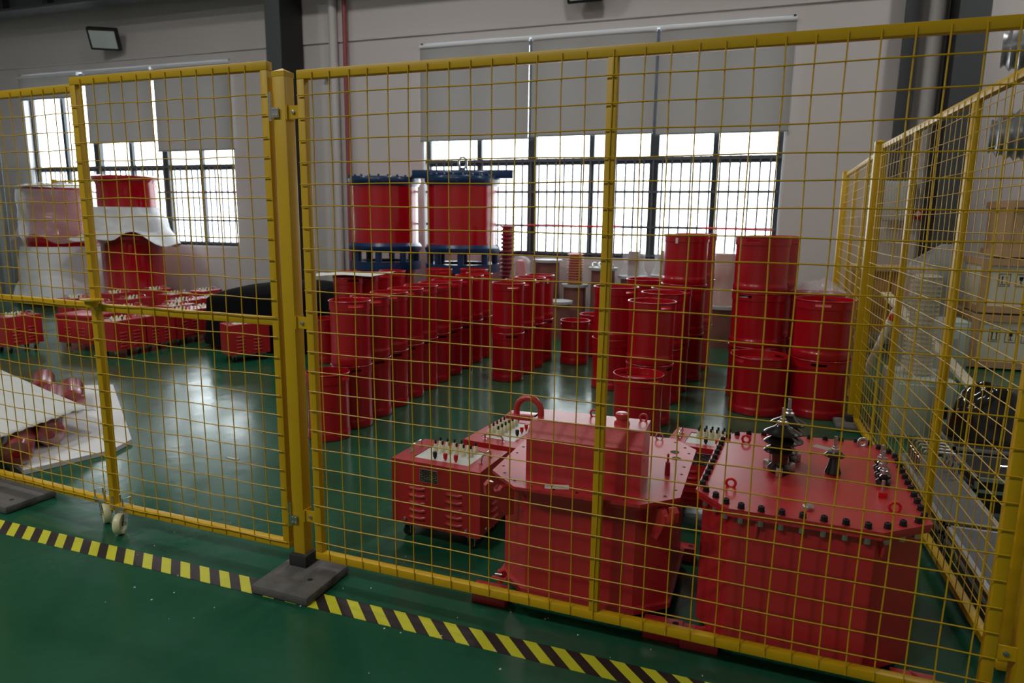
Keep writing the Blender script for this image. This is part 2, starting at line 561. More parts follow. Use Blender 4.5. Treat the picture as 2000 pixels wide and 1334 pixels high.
def floodlight(x, z, ry, label):
    t = thing('floodlight', label, 'lamp', (x, WALL_Y - 0.018, z), ry)
    MB().box(-0.02, 0.02, -0.25, 0, 0.0, 0.03).build('bracket', 'black', t)
    bm = MB().bbox(-0.24, 0.24, -0.05, 0.05, -0.18, 0.18, 0.02)
    h = bm.build('housing', 'black', t)
    h.location = (0, -0.3, 0)
    h.rotation_euler = (radians(28), 0, 0)
    g = MB().bbox(-0.2, 0.2, -0.058, -0.049, -0.14, 0.14, 0.004).build('lens', 'lamp_glass', h)
    return t


floodlight(-10.75, 4.42, 0.5, 'black floodlight on the wall above the gate')
floodlight(-2.28, 4.47, 0.0, 'black floodlight over the wide window')

# ================================================================ FENCE
BW = 0.0274


def room(x, y, b_=BW):
    return (x * cos(b_) + y * sin(b_), -x * sin(b_) + y * cos(b_))


FT = 0.033     # frame tube


def wires(wid, zs, xs_, x0, x1, z0, z1, seed, r=0.0024, amp=0.0022, yv=-0.0026, yh=-0.0075):
    rnd = random.Random(seed)
    m_ = MB()
    for x in xs_:
        ph = rnd.uniform(0, 6)
        n = 12
        dx = rnd.uniform(-0.004, 0.004)
        m_.tube([(x + dx * k / n + amp * sin(ph + k * 1.3) * (0 < k < n), yv, z0 + (z1 - z0) * k / n) for k in range(n + 1)], r, 5)
    for z in zs:
        ph = rnd.uniform(0, 6)
        n = 16
        dz = rnd.uniform(-0.004, 0.004)
        m_.tube([(x0 + (x1 - x0) * k / n, yh, z + dz * k / n + amp * sin(ph + k * 1.1) * (0 < k < n)) for k in range(n + 1)], r, 5)
    return m_


def fence_panel(name, label, loc, rotz, wd, zb, zt, stiles, vx, hz_, seed, mid=None, group=None, wr=0.0024, cat='fence'):
    t = thing(name, label, cat, loc, rotz, group)
    MB().bbox(0, wd, 0, FT, zt - FT, zt, 0.003).build('top_rail', 'yellow', t)
    MB().bbox(0, wd, 0, FT, zb, zb + FT, 0.003).build('bottom_rail', 'yellow', t)
    for sx in [0] + [s - FT / 2 for s in stiles] + [wd - FT]:
        MB().bbox(sx, sx + FT, 0.0005, FT - 0.0005, zb + FT, zt - FT, 0.003).build('stile', 'yellow', t)
    if mid:
        edges = [0] + list(stiles) + [wd]
        for a, b_ in zip(edges, edges[1:]):
            MB().bbox(a + FT / 2, b_ - FT / 2, 0.0008, FT - 0.001, mid, mid + FT, 0.003).build('middle_rail', 'yellow', t)
    stuff(wires(wd, hz_, vx, 0.006, wd - 0.006, zb + 0.006, zt - 0.012, seed, r=wr).build('wire_mesh', 'yellow', t))
    return t


def bracket(parent, x, z, left=True):
    b_ = MB().box(-0.045, 0.005, 0.004, 0.009, -0.024, 0.024).box(-0.05, -0.045, -0.004, 0.045, -0.026, 0.026).build('bracket', 'yellow', parent, 0, loc=(x, 0, z))
    MB().lathe([(0, 0), (0.007, 0), (0.007, 0.006), (0, 0.008)], 10).build('bolt', 'zinc', b_, loc=(-0.02, 0.004, 0)).rotation_euler = (radians(90), 0, 0)
    return b_


# main panel, seen whole
ox, oy = room(-1.70, 2.203)
vx = [-0.593 - 0.0797 * k + 1.70 for k in range(14) if -0.593 - 0.0797 * k > -1.66]
vx += [-0.508 + 1.7] + [-0.411 + 0.0805 * k + 1.70 for k in range(14) if -0.411 + 0.0805 * k < 0.66]
hz_ = [1.941 - 0.0806 * k for k in range(23)]
main = fence_panel('mesh_fence', 'wide yellow wire mesh fence panel in front of the transformers', (ox, oy, 0), -BW, 2.402, 0.083, 2.033,
                   [1.1915], vx, hz_, 3, group='yellow mesh fence')
for z in (1.885, 1.085, 0.267):
    bracket(main, -0.0, z)
for z in (0.267, 1.085, 1.885):
    bb = MB().box(0, 0.05, 0.004, 0.009, -0.022, 0.022).build('bracket', 'yellow', main, 0, loc=(2.402, 0, z))
    MB().lathe([(0, 0), (0.008, 0), (0.008, 0.006), (0, 0.008)], 10).build('bolt', 'zinc', bb, loc=(0.022, 0.004, 0)).rotation_euler = (radians(90), 0, 0)


def fence_post(x, y, rotz, label, ht=2.04, wd=0.056, base=True, plate=None):
    t = thing('fence_post', label, 'post', (x, y, 0), rotz, 'yellow fence posts')
    MB().bbox(-wd / 2, wd / 2, 0, wd, 0.04, ht - 0.012, 0.003).build('post', 'yellow', t)
    c_ = MB()
    h = wd / 2 + 0.001
    c_.box(-h, h, -0.001, wd + 0.001, ht - 0.03, ht - 0.012)
    cz = ht - 0.012
    c_.add([(-h, -0.001, cz), (h, -0.001, cz), (h, wd + 0.001, cz), (-h, wd + 0.001, cz), (0, wd / 2, ht + 0.003)], [(0, 1, 4), (1, 2, 4), (2, 3, 4), (3, 0, 4)])
    c_.build('cap', 'yellow', t, 20)
    if base:
        MB().bbox(-0.044, 0.044, -0.017, 0.074, 0.036, 0.093, 0.006).build('collar', 'rubber', t)
        px0, px1, py0, py1 = plate or (-0.12, 0.12, -0.16, 0.1)
        MB().bbox(px0, px1, py0, py1, 0.0, 0.04, 0.012).build('base_plate', 'concrete', t)
        MB().lathe([(0, 0.0405), (0.011, 0.0407)], 14, cx=px1 - 0.075, cy=-0.085).build('bolt_hole', 'black', t)
    return t


px, py = room(-1.782, 2.203)
fence_post(px, py, -BW, 'yellow square fence post between the gate and the wide panel', 2.046, 0.056, True, (-0.085, 0.19, -0.205, 0.085))
px, py = room(0.79, 2.195)
fence_post(px, py, -BW, 'yellow corner post where the wide panel meets the side fence', 2.07, 0.075, True, (-0.1, 0.2, -0.2, 0.1))

# gate leaf hinged on the post
gx0, gx1 = -2.882, -1.833
ox, oy = room(gx0, 2.203)
wd = gx1 - gx0
vx = [-1.935 - 0.0795 * k - gx0 for k in range(12) if -1.935 - 0.0795 * k > gx0 + 0.045]
hzg = [1.955 - 0.0778 * k for k in range(12)] + [1.02 - 0.0806 * k for k in range(12)]
leaf1 = fence_panel('gate_leaf', 'yellow mesh gate leaf hinged on the fence post', (ox, oy, 0), -BW, wd, 0.102, 2.075, [], vx, hzg, 5, mid=1.065, group='yellow mesh gate', cat='gate')


def hinge(parent, x, z):
    h = MB().box(0.0, 0.034, -0.008, -0.005, -0.018, 0.018).build('hinge', 'zinc', parent, 0, loc=(x + 0.018, 0, z))
    MB().cyl((-0.004, -0.006, -0.03), (-0.004, -0.006, 0.075), 0.006, 10).build('hinge_pin', 'chrome', h)
    for dx in (0.012, 0.026):
        for dz in (-0.011, 0.011):
            MB().lathe([(0.004, 0), (0.003, 0.003), (0, 0.004)], 8).build('rivet', 'chrome', h, loc=(dx, -0.008, dz)).rotation_euler = (radians(90), 0, 0)


hinge(leaf1, wd, 1.885)
hinge(leaf1, wd, 0.245)


def caster(parent, x, zt, ang):
    """swivel caster clamped under a gate rail"""
    c_ = MB()
    c_.box(-0.045, 0.045, -0.012, FT + 0.012, -0.012, -0.006)
    for dx in (-0.034, 0.034):
        c_.tube([(dx, -0.004, -0.01), (dx, -0.004, FT + 0.004), (dx, FT + 0.004, FT + 0.004), (dx, FT + 0.004, -0.01)], 0.005, 6)
    c_.lathe([(0.03, -0.012), (0.03, -0.02), (0.022, -0.028), (0, -0.028)], 18, 0, FT / 2)
    o = c_.build('caster', 'zinc', parent, loc=(x, 0, zt))
    f = MB()
    cc, ss = cos(ang), sin(ang)
    for s in (-1, 1):
        f.extrude([(-0.026, -0.025), (0.026, -0.025), (0.046, -0.085), (0.036, -0.097), (0.024, -0.085)], 'y', s * 0.02, s * 0.02 + s * 0.003)
    f.box(-0.026, 0.026, -0.022, 0.022, -0.028, -0.024)
    fo = f.build('fork', 'zinc', o, 0, loc=(0, FT / 2, 0), rotz=ang, fix=True)
    wprof = [(0.012, -0.014), (0.030, -0.012), (0.034, -0.016), (0.046, -0.016), (0.050, -0.009), (0.050, 0.009), (0.046, 0.016), (0.034, 0.016), (0.030, 0.012), (0.012, 0.014)]
    wz = 0.052 - zt
    wh = MB().lathe(wprof, 32).build('wheel', 'nylon', o, loc=(0.036 * cc, FT / 2 + 0.036 * ss, wz))
    wh.rotation_euler = (radians(90), 0, ang)
    ax = MB().cyl((0, 0, -0.028), (0, 0, 0.028), 0.008, 10).build('axle_bolt', 'chrome', o, loc=(0.036 * cc, FT / 2 + 0.036 * ss, wz))
    ax.rotation_euler = (radians(90), 0, ang)


caster(leaf1, 0.06, 0.135, radians(-62))
# latch: rounded plate with a hole where the leaves meet, cup below it
la = MB()
la.prism([(0.045 * cos(a) * 1.25, 0.02 + 0.042 * sin(a)) for a in [2 * pi * i / 20 for i in range(20)]], 0, 0.006)
lo = la.build('latch_plate', 'yellow', leaf1, loc=(0.045, -0.045, 1.118))
MB().lathe([(0.008, 0.0065), (0, 0.0065)], 12, 0.012, -0.002).build('pin_hole', 'black', lo)
MB().lathe([(0.03, 0), (0.026, -0.03), (0.0, -0.036)], 16, 0, 0.02).build('latch_cup', 'yellow', lo)

# second leaf, swung slightly inwards
p0 = Vector((-2.842, 2.328)); p1 = Vector((-3.93, 2.412))
wd2 = (p1 - p0).length
a2_ = atan2(p0.y - p1.y, p0.x - p1.x)
vx = [wd2 - 0.06 - 0.0795 * k for k in range(14) if wd2 - 0.06 - 0.0795 * k > 0.04]
hz2 = [1.935 - 0.0778 * k for k in range(12)] + [1.0 - 0.0806 * k for k in range(12)]
leaf2 = fence_panel('gate_leaf', 'yellow mesh gate leaf swung inwards at the picture edge', (p1.x, p1.y, 0), a2_, wd2, 0.09, 2.06, [], vx, hz2, 6, mid=1.06, group='yellow mesh gate', cat='gate')
caster(leaf2, wd2 - 0.10, 0.123, radians(-28))
p2 = Vector((-3.99, 2.42))
fence_post(p2.x, p2.y, a2_, 'yellow gate post at the picture edge on a stone foot', 2.05, 0.056, True, (-0.10, 0.55, -0.16, 0.10))

# side fence running back to the wall (panels rotated so that their outer face looks at the drums)
BS = -0.0188
SX = 0.900


def sroom(y, x=SX):
    return (x * cos(BS) + y * sin(BS), -x * sin(BS) + y * cos(BS))


ya, yb = 2.42, 5.42
ox, oy = sroom(yb)
Lp = yb - ya
st = [yb - 4.47, yb - 3.45]
vx = [0.05 + 0.086 * k for k in range(35) if 0.05 + 0.086 * k < Lp - 0.03]
hzs = [1.955 - 0.0806 * k for k in range(24)]
fence_panel('mesh_fence', 'yellow mesh side fence panel beside the bolted-lid transformer', (ox, oy, 0), -pi / 2 - BS, Lp, 0.06, 2.04, st, vx, hzs, 8, group='yellow mesh fence', wr=0.0019)
px, py = sroom(5.475)
fence_post(px, py, 0.0, 'yellow post in the middle of the side fence', 2.075, 0.06, True)
f0 = Vector((0.825, 5.54)); f1 = Vector((0.90, 8.25))
Lf = (f1 - f0).length
af = atan2(f0.y - f1.y, f0.x - f1.x)
vx = [0.05 + 0.086 * k for k in range(35) if 0.05 + 0.086 * k < Lf - 0.03]
fence_panel('mesh_fence', 'far yellow mesh side fence panel nearest the window wall', (f1.x, f1.y, 0), af, Lf, 0.06, 2.03, [Lf / 3, 2 * Lf / 3], vx, hzs, 9, group='yellow mesh fence', wr=0.0019)
fence_post(0.905, 8.30, 0.0, 'yellow end post of the side fence near the wall', 2.06, 0.06, True)

# hazard tape on the floor
o = MB().box(-6, 2.2, -0.05, 0.05, 0.0, 0.0012).build('hazard_tape', 'hazard', None, 0, loc=(0, 2.078, 0.0))
o.rotation_euler = (0, 0, -0.012)
tag(o, 'yellow and black striped hazard tape on the green floor', 'tape')

# ================================================================ DRUMS
DM = {}


def drum_meshes(r, h):
    k = (round(r, 4), round(h, 4))
    if k in DM:
        return DM[k]
    seg = 48
    zc = h - 0.072
    body = MB().lathe([(0, 0.004), (r * 0.96, 0.002), (r * 0.985, 0.004), (r * 0.998, 0.012), (r * 0.998, 0.050), (r * 0.992, 0.057), (r * 0.974, 0.062), (r * 0.972, 0.08),
                       (r * 0.968, zc - 0.02), (r * 0.97, zc), (r * 1.0, zc + 0.004), (r * 1.0, zc + 0.012), (r * 0.965, zc + 0.012)], seg).mesh('body', 'red_drum')
    # collar: thin ring with two opposite hand holes
    c_ = MB()
    zs = [zc + 0.012, h - 0.042, h - 0.022, h]
    ro, ri = r * 1.0, r * 0.972
    hole = set()
    hw = max(2, round(math.degrees(0.052 / r) / (360 / seg)))
    for ctr in (0, seg // 2):
        for d in range(-hw, hw):
            hole.add((ctr + d) % seg)
    vs, fs = [], []
    for rr in (ro, ri):
        for z in zs:
            vs += [(rr * cos(2 * pi * i / seg), rr * sin(2 * pi * i / seg), z) for i in range(seg)]
    V = lambda s, l, i: s * 4 * seg + l * seg + (i % seg)
    for i in range(seg):
        for l in range(3):
            if l == 1 and i in hole:
                fs.append((V(0, 1, i + 1), V(0, 1, i), V(1, 1, i), V(1, 1, i + 1)))
                fs.append((V(0, 2, i), V(0, 2, i + 1), V(1, 2, i + 1), V(1, 2, i)))
                if (i - 1) % seg not in hole:
                    fs.append((V(0, 1, i), V(0, 2, i), V(1, 2, i), V(1, 1, i)))
                if (i + 1) % seg not in hole:
                    fs.append((V(0, 2, i + 1), V(0, 1, i + 1), V(1, 1, i + 1), V(1, 2, i + 1)))
                continue
            fs.append((V(0, l, i), V(0, l, i + 1), V(0, l + 1, i + 1), V(0, l + 1, i)))
            fs.append((V(1, l, i + 1), V(1, l, i), V(1, l + 1, i), V(1, l + 1, i + 1)))
    c_.add(vs, fs)
    rim = [(ro + 0.001 + 0.0055 * cos(a), h - 0.004 + 0.0055 * sin(a)) for a in [2 * pi * i / 10 for i in range(11)]]
    c_.lathe(rim, seg)
    collar = c_.mesh('collar', 'red_drum')
    lid = MB().lathe([(ri, h - 0.058), (ri - 0.008, h - 0.052), (r * 0.72, h - 0.054), (r * 0.66, h - 0.05), (0, h - 0.05)], seg).mesh('lid', 'red_drum')
    DM[k] = (body, collar, lid)
    return DM[k]


lever_me = MB().cyl((-0.1, -0.02, 0.0), (0.06, 0.05, 0.012), 0.006, 8).mesh('lid_lever', 'zinc')
tag_me = MB().box(-0.012, 0.012, -0.0015, 0, -0.05, 0).mesh('paper_tag', 'paper', 0)


def drum(x, y, z, r, h, rot, label, group, lever=False, ptag=None):
    t = thing('drum', label, 'drum', (x, y, z), rot, group)
    b_, c_, l_ = drum_meshes(r, h)
    put('body', b_, t); put('collar', c_, t); put('lid', l_, t)
    if lever:
        put('lid_lever', lever_me, t, (0, 0, h - 0.04), lever if lever is not True else 0.0)
    if ptag is not None:
        a = ptag - rot
        put('paper_tag', tag_me, t, (r * 1.02 * cos(a), r * 1.02 * sin(a), h - 0.03), a + pi / 2)
    return t


LV3 = {1: [''], 2: ['lower', 'upper'], 3: ['bottom', 'middle', 'top']}
H = 0.46


def stack(x, y, r, n, where, group, rot0=None, jit=True, lever=False, tags=None):
    for k in range(n):
        rot = (rot0 if rot0 is not None else -1.1) + random.uniform(-0.25, 0.25)
        name = LV3[n][k]
        lab = ('%s %s' % (('%s red drum of' % name) if name else 'single red drum,', where)).strip()
        drum(x + (random.uniform(-1, 1) * 0.003 if k else 0), y, k * H, r, H - 0.0005, rot, lab, group, lever=(lever if k == n - 1 else False), ptag=(tags if tags is not None and k == n - 1 else None))


RA = 0.1435
g = 'small red drums in the long row'
stack(-2.68, 3.895, RA, 1, 'standing in front of the long row', g, 0.2)
for i in range(10):
    stack(-2.68 - 0.011 * i, 4.195 + 0.301 * i, RA, 2, 'the %s stack in the long row beside the gate post' % ORD[i], g, -0.75)
g = 'red drums in the short row'
for i, yy in enumerate((5.98, 6.32, 6.64, 6.97)):
    stack(-2.11, yy, 0.15, 2, 'the %s stack in the short row of four' % ORD[i], g, -0.9 if i != 3 else -0.4, tags=-0.7 if i == 3 else None)
drum(-1.707, 6.965, 0, 0.152, H, 0.3, 'lone red drum on open floor before the brown insulators', 'lone red drums')
drum(-1.63, 7.5, 0, 0.152, H, -0.7, 'lone red drum half hidden behind another lone drum', 'lone red drums')
g = 'two-high red drums behind the panel stile'
stack(-1.12, 6.07, 0.195, 2, 'the stack behind the panel middle stile', g, 2.6, lever=0.6)
stack(-0.99, 7.0, 0.195, 2, 'the stack behind the middle stile, one further back', g, 2.7)
g = 'middle row of red drums'
stack(-0.68, 4.66, 0.170, 1, 'with a lid lever, just behind the boxed transformer', g, 2.5, lever=0.5)
stack(-0.665, 5.08, 0.172, 2, 'the middle row stack nearest the boxed transformer', g, -0.6)
stack(-0.665, 5.75, 0.175, 2, 'the second two-high stack in the middle row', g, -2.3)
stack(-0.645, 6.18, 0.175, 2, 'the third two-high stack in the middle row', g, -0.6)
stack(-0.585, 6.66, 0.205, 3, 'the tagged tall stack ending the middle row', g, -0.4, tags=-1.9)
stack(-0.54, 7.25, 0.205, 3, 'the tall stack behind the tagged one', g, 0.4)
g = 'large red drums by the side fence'
stack(0.12, 5.71, 0.218, 1, 'large, with a lever on its lid', g, -2.5, lever=-0.6)
stack(0.085, 6.19, 0.220, 3, 'the tall large stack behind the levered drum', g, -2.2)
stack(0.19, 6.72, 0.220, 3, 'the tall large stack hidden behind another', g, -1.9)
stack(0.575, 5.80, 0.217, 2, 'the large stack standing against the side fence', g, 1.6)
stack(0.56, 6.33, 0.217, 2, 'the large stack under the crumpled plastic film', g, 1.2)
g = 'red drums behind the long row'
for i, yy in enumerate((5.85, 6.155, 6.46, 6.765)):
    stack(-3.75 - 0.005 * i, yy, RA, 2, 'the %s stack in the row behind the long row' % ORD[i], g, -0.8)
stack(-4.16, 6.02, RA, 1, 'low, standing beside the black cloth', g, 0.3)
stack(-4.12, 6.40, RA, 2, 'the stack between the black cloth and paper-topped drums', g, -0.5)
stack(-3.05, 7.42, 0.16, 2, 'the last stack below the hooked reactor', g, -0.5)
stack(-3.42, 7.25, 0.15, 2, 'the stack standing under the hooked reactor edge', g, -0.5)

# sheet of foam paper lying on the rear drums
tag(MB().grid(lambda u, v: (-0.32 + 0.64 * u + 0.05 * v, -0.30 + 0.6 * v, 0.004 + 0.016 * max(0, sin(3 * u + 4 * v)) ** 2 + 0.012 * u), 14, 12).build(
    'paper_sheet', 'paper', None, 60, loc=(-3.80, 5.98, 2 * H + 0.004), rotz=0.2), 'sheet of white packing foam lying on the rear drums', 'packing')


def crumple(label, x, y, z, sx, sy, h, seed, material='milky_film', name='plastic_film', cat='plastic'):
    def fn(u, v):
        a = 2 * pi * u
        rr = v
        px_ = sx * rr * cos(a); py_ = sy * rr * sin(a)
        n_ = noise.noise(Vector((px_ * 9 + seed, py_ * 9, seed)))
        n2_ = noise.noise(Vector((px_ * 22, py_ * 22 + seed, 2 * seed)))
        zz = h * (1 - rr ** 2.2) * (0.7 + 0.55 * n_) + 0.35 * h * n2_ * (1 - rr * 0.6)
        return (px_ * (1 + 0.12 * n_), py_ * (1 + 0.12 * n_), max(0.006, zz))
    o = MB().grid(fn, 48, 16).build(name, material, None, 25, loc=(x, y, z))
    return tag(o, label, cat)


crumple('crumpled clear plastic film on the large drums by the fence', 0.565, 6.34, 2 * H, 0.225, 0.2, 0.14, 3.1)

# ================================================================ REACTORS (blue-ended red cylinders)


def reactor(x, y, z0, r, label, beam=False):
    t = thing('air_core_reactor', label, 'reactor', (x, y, 0), 0.15 if beam else 0.1, 'blue-ended reactors')
    hb = 1.08
    # red pedestal drum below
    MB().lathe([(0, 0), (r * 0.86, 0), (r * 0.9, 0.03), (r * 0.9, 0.08), (r * 0.86, 0.1), (r * 0.86, z0 - 0.06), (r * 0.9, z0 - 0.05), (r * 0.9, z0), (0, z0)], 40).build('pedestal', 'red_gloss', t)
    # lower ring frame, stub legs, bolted lower flange
    MB().lathe([(r * 0.72, z0 + 0.0), (r * 1.08, z0), (r * 1.08, z0 + 0.11), (r * 0.72, z0 + 0.11), (r * 0.72, z0)], 40).build('base_ring', 'blue', t)
    for k in range(8):
        a = 2 * pi * k / 8 + 0.2
        MB().cyl((r * 0.95 * cos(a), r * 0.95 * sin(a), z0 + 0.11), (r * 0.95 * cos(a), r * 0.95 * sin(a), z0 + 0.25), 0.045, 12).build('support_leg', 'blue', t)
    zf = z0 + 0.25
    MB().lathe([(0, zf), (r * 1.06, zf), (r * 1.10, zf + 0.03), (r * 1.10, zf + 0.07), (r * 1.03, zf + 0.11), (0, zf + 0.11)], 48).build('lower_flange', 'blue', t)
    zb = zf + 0.11
    MB().lathe([(r, zb), (r, zb + 0.755)], 64).build('cylinder', 'red_gloss', t)
    zt = zb + 0.755
    MB().lathe([(0, zt), (r * 1.02, zt), (r * 1.10, zt + 0.05), (r * 1.10, zt + 0.09), (r * 1.07, zt + 0.12), (0, zt + 0.12)], 48).build('upper_flange', 'blue', t)
    for k in range(24):
        a = 2 * pi * k / 24
        MB().lathe([(0.016, 0), (0.016, 0.02), (0, 0.024)], 6, r * 1.03 * cos(a), r * 1.03 * sin(a), zt + 0.12).build('bolt', 'blue', t)
    if beam:
        MB().bbox(-0.68, 0.68, -0.06, 0.06, zt + 0.10, zt + 0.21, 0.01).build('lifting_beam', 'blue', t)
        MB().prism([(r * 0.9 * cos(a), r * 0.9 * sin(a)) for a in [2 * pi * i / 8 for i in range(8)]], zt + 0.12, zt + 0.15).build('beam_plate', 'blue', t)
        pts = [(0.055 * sin(a), 0, zt + 0.30 - 0.075 * cos(a)) for a in [2 * pi * i / 20 for i in range(20)]]
        MB().tube(pts, 0.016, 8, closed=True).build('lifting_eye', 'zinc', t)
        MB().lathe([(0.04, 0), (0.03, 0.03), (0, 0.03)], 12, 0, 0, zt + 0.21).build('eye_base', 'blue', t)
    return t


reactor(-4.83, 8.5, 0.80, 0.455, 'red reactor cylinder with blue flanges beside the rain pipe')
reactor(-3.66, 8.5, 0.80, 0.455, 'red reactor cylinder with a blue lifting beam and eye', True)

# ================================================================ INSULATORS along the wall
def sheds(r0, r1, z0, z1, n):
    prof = [(0, z0), (r0, z0)]
    dz = (z1 - z0) / n
    for k in range(n):
        zb = z0 + k * dz
        prof += [(r0, zb + dz * 0.15), (r1, zb + dz * 0.5), (r1, zb + dz * 0.6), (r0, zb + dz * 0.9)]
    prof += [(r0, z1), (0, z1)]
    return prof


gi = 'brown insulator drums along the wall'


def brown_tank(x, y, r, h, label, flange=True, top=None, th=0.5, wrap=False):
    t = thing('insulator', label, 'insulator', (x, y, 0), 0, gi)
    MB().lathe([(0, 0), (r, 0), (r, h), (0, h)], 28).build('tank', 'brown', t)
    MB().lathe([(0, h), (r * 1.22, h), (r * 1.22, h + 0.035), (0, h + 0.035)], 28).build('flange', 'grey_box', t)
    z = h + 0.035
    if top == 'tube':
        MB().lathe(sheds(0.085, 0.115, z, z + th, 12), 20).build('bushing', 'orange_tube', t)
    elif top == 'smooth':
        MB().lathe([(0, z), (0.115, z), (0.115, z + th), (0, z + th)], 24).build('bushing', 'orange_tube', t)
    elif top == 'stub':
        MB().lathe([(0, z), (0.075, z), (0.075, z + th), (0, z + th)], 20).build('bushing', 'brown', t)
    if wrap:
        def fn(u, v):
            a = 2 * pi * u
            n_ = noise.noise(Vector((cos(a) * 2 + x, sin(a) * 2, v * 4)))
            rr = (0.14 + 0.03 * n_) if v > 0.35 else 0.14 + (0.35 - v) * 0.14 + 0.02 * n_
            if v > 0.93:
                rr *= (1 - v) / 0.07 * 0.9 + 0.1
            return (rr * cos(a), rr * sin(a), z + v * (th + 0.05))
        MB().grid(fn, 40, 16).build('plastic_wrap', 'milky_film', t, 30)
    return t


brown_tank(-2.66, 9.15, 0.17, 0.92, 'tall brown flanged insulator tank below the window middle', top=None)
brown_tank(-2.30, 8.45, 0.15, 0.44, 'short brown insulator tank behind the short drum row', top=None)
brown_tank(-2.25, 9.1, 0.15, 0.60, 'brown insulator tank with a ribbed orange bushing', top='tube', th=0.42)
brown_tank(-1.87, 9.12, 0.16, 0.84, 'brown insulator tank with loose fittings on its flange', top=None)
brown_tank(-1.47, 9.15, 0.16, 0.74, 'brown insulator tank with a film-wrapped stub', top='stub', th=0.32, wrap=True)
brown_tank(-1.05, 9.2, 0.16, 0.76, 'brown insulator tank half hidden by the tagged drums', top='stub', th=0.32, wrap=True)
brown_tank(-0.29, 8.6, 0.17, 0.47, 'brown insulator tank with a smooth orange wrapped tube', top='smooth', th=0.62, wrap=True)
t = thing('insulator', 'dark red ribbed insulator in film beside the hooked reactor', 'insulator', (-3.27, 9.2, 0), 0, gi)
MB().lathe([(0, 0), (0.13, 0), (0.13, 0.5), (0, 0.5)], 24).build('tank', 'grey_box', t)
MB().lathe(sheds(0.075, 0.11, 0.5, 1.42, 16), 20).build('bushing', 'pipe_red', t)
t = thing('insulator', 'pink film-wrapped insulator tip below the window', 'insulator', (-2.92, 8.75, 0), 0, gi)
MB().lathe([(0, 0), (0.12, 0), (0.12, 0.6), (0.07, 0.62), (0.06, 0.95), (0, 0.97)], 20).build('core', 'red_plastic', t)


def fnw(u, v):
    a = 2 * pi * u
    n_ = noise.noise(Vector((cos(a) * 2, sin(a) * 2 + 5, v * 4)))
    rr = 0.17 * (1 - 0.4 * v) + 0.04 * n_
    if v > 0.9:
        rr *= max(0.05, (1 - v) / 0.1)
    return (rr * cos(a), rr * sin(a), 0.45 + 0.58 * v)


MB().grid(fnw, 40, 14).build('plastic_wrap', 'milky_film', t, 30)
# loose fittings on one flange
for k in range(4):
    o = MB().tube([(0.03 * cos(a), 0.02 * sin(a), 0.03 * sin(a)) for a in [2 * pi * i / 10 for i in range(8)]], 0.012, 6).build('loose_fitting', 'zinc', None, loc=(-1.98 + 0.075 * k, 9.07 + 0.03 * (k % 2), 0.875 + 0.03), rotz=k * 0.9)
    tag(o, '%s small grey fitting lying on the brown tank flange' % ORD[k], 'fitting', 'loose fittings on the brown tank')

# red rope tied across the window grille
tag(MB().tube([(-3.15 + 0.35 * k, WALL_Y + 0.045, 1.415 + 0.008 * sin(k * 1.7)) for k in range(5)], 0.013, 8).build('rope', 'red_plastic'), 'red rope tied along the window grille beside the reactor', 'rope', 'red ropes on the window grille')
tag(MB().tube([(-0.65 + 0.3 * k, WALL_Y + 0.045, 1.415 - 0.006 * k) for k in range(4)], 0.013, 8).build('rope', 'red_plastic'), 'red rope tied along the grille above the tall drums', 'rope', 'red ropes on the window grille')

# ================================================================ TRANSFORMERS
def inset(poly, d):
    c_ = Vector((sum(p[0] for p in poly) / len(poly), sum(p[1] for p in poly) / len(poly)))
    out = []
    for p in poly:
        v = Vector(p) - c_
        out.append(tuple(c_ + v * (1 - d / v.length)))
    return out


def along(poly, step, off, skip=()):
    """points evenly spaced along a polygon inset by off"""
    q = inset(poly, off)
    pts = []
    n = len(q)
    for i in range(n):
        a, b_ = Vector(q[i]), Vector(q[(i + 1) % n])
        L_ = (b_ - a).length
        k = max(1, round(L_ / step))
        for j in range(k):
            pts.append(a + (b_ - a) * ((j + 0.5) / k))
    return pts


def eye(parent, x, y, z, rot, r=0.016, w_=0.005, material='red_plastic', name='lifting_eye'):
    pts = [(r * sin(a), 0, r + r * -cos(a)) for a in [2 * pi * i / 16 for i in range(16)]]
    return MB().tube(pts, w_, 8, closed=True).build(name, material, parent, loc=(x, y, z - 0.002), rotz=rot)


def hook(parent, x, y, z, rot, material='red_paint'):
    prof = [(-0.02, 0.0), (-0.02, -0.12), (0.012, -0.12), (0.05, -0.05), (0.075, -0.045), (0.098, -0.02), (0.1, 0.015), (0.085, 0.03), (0.066, 0.024), (0.072, 0.004), (0.062, -0.014), (0.042, -0.014), (0.03, 0.0)]
    o = MB().extrude(prof, 'y', -0.011, 0.011).build('lifting_hook', material, parent, 25, loc=(x, y, z), rotz=rot, fix=True)
    return o


# --- transformer with the boxed cover
plate1 = [(-0.904, 2.396), (-0.77, 2.266), (-0.305, 2.266), (-0.179, 2.383), (-0.166, 2.937), (-0.27, 3.061), (-0.79, 3.055), (-0.90, 2.93)]
cx1, cy1 = -0.535, 2.665
t1 = thing('transformer', 'red transformer tank with a boxed cover and lifting loop', 'transformer', (cx1, cy1, 0), 0, 'red test transformers')
loc1 = [(x - cx1, y - cy1) for x, y in plate1]
ZP = 0.525
MB().prism([(x * 0.90, y * 0.80) for x, y in loc1], 0.085, ZP - 0.026).build('tank', 'red_paint', t1, 20)
MB().prism(inset(loc1, 0.012), ZP - 0.026, ZP - 0.014).build('tank_flange', 'red_paint', t1, 20)
MB().prism(loc1, ZP - 0.012, ZP).build('top_plate', 'red_paint', t1, 20)
MB().prism([(x * 0.945, y * 0.845) for x, y in loc1], 0.065, 0.085).build('bottom_flange', 'red_paint', t1, 20)
hm = MB().lathe([(0.0065, 0.0008), (0, 0.0008)], 10).mesh('bolt_hole', 'black', 0)
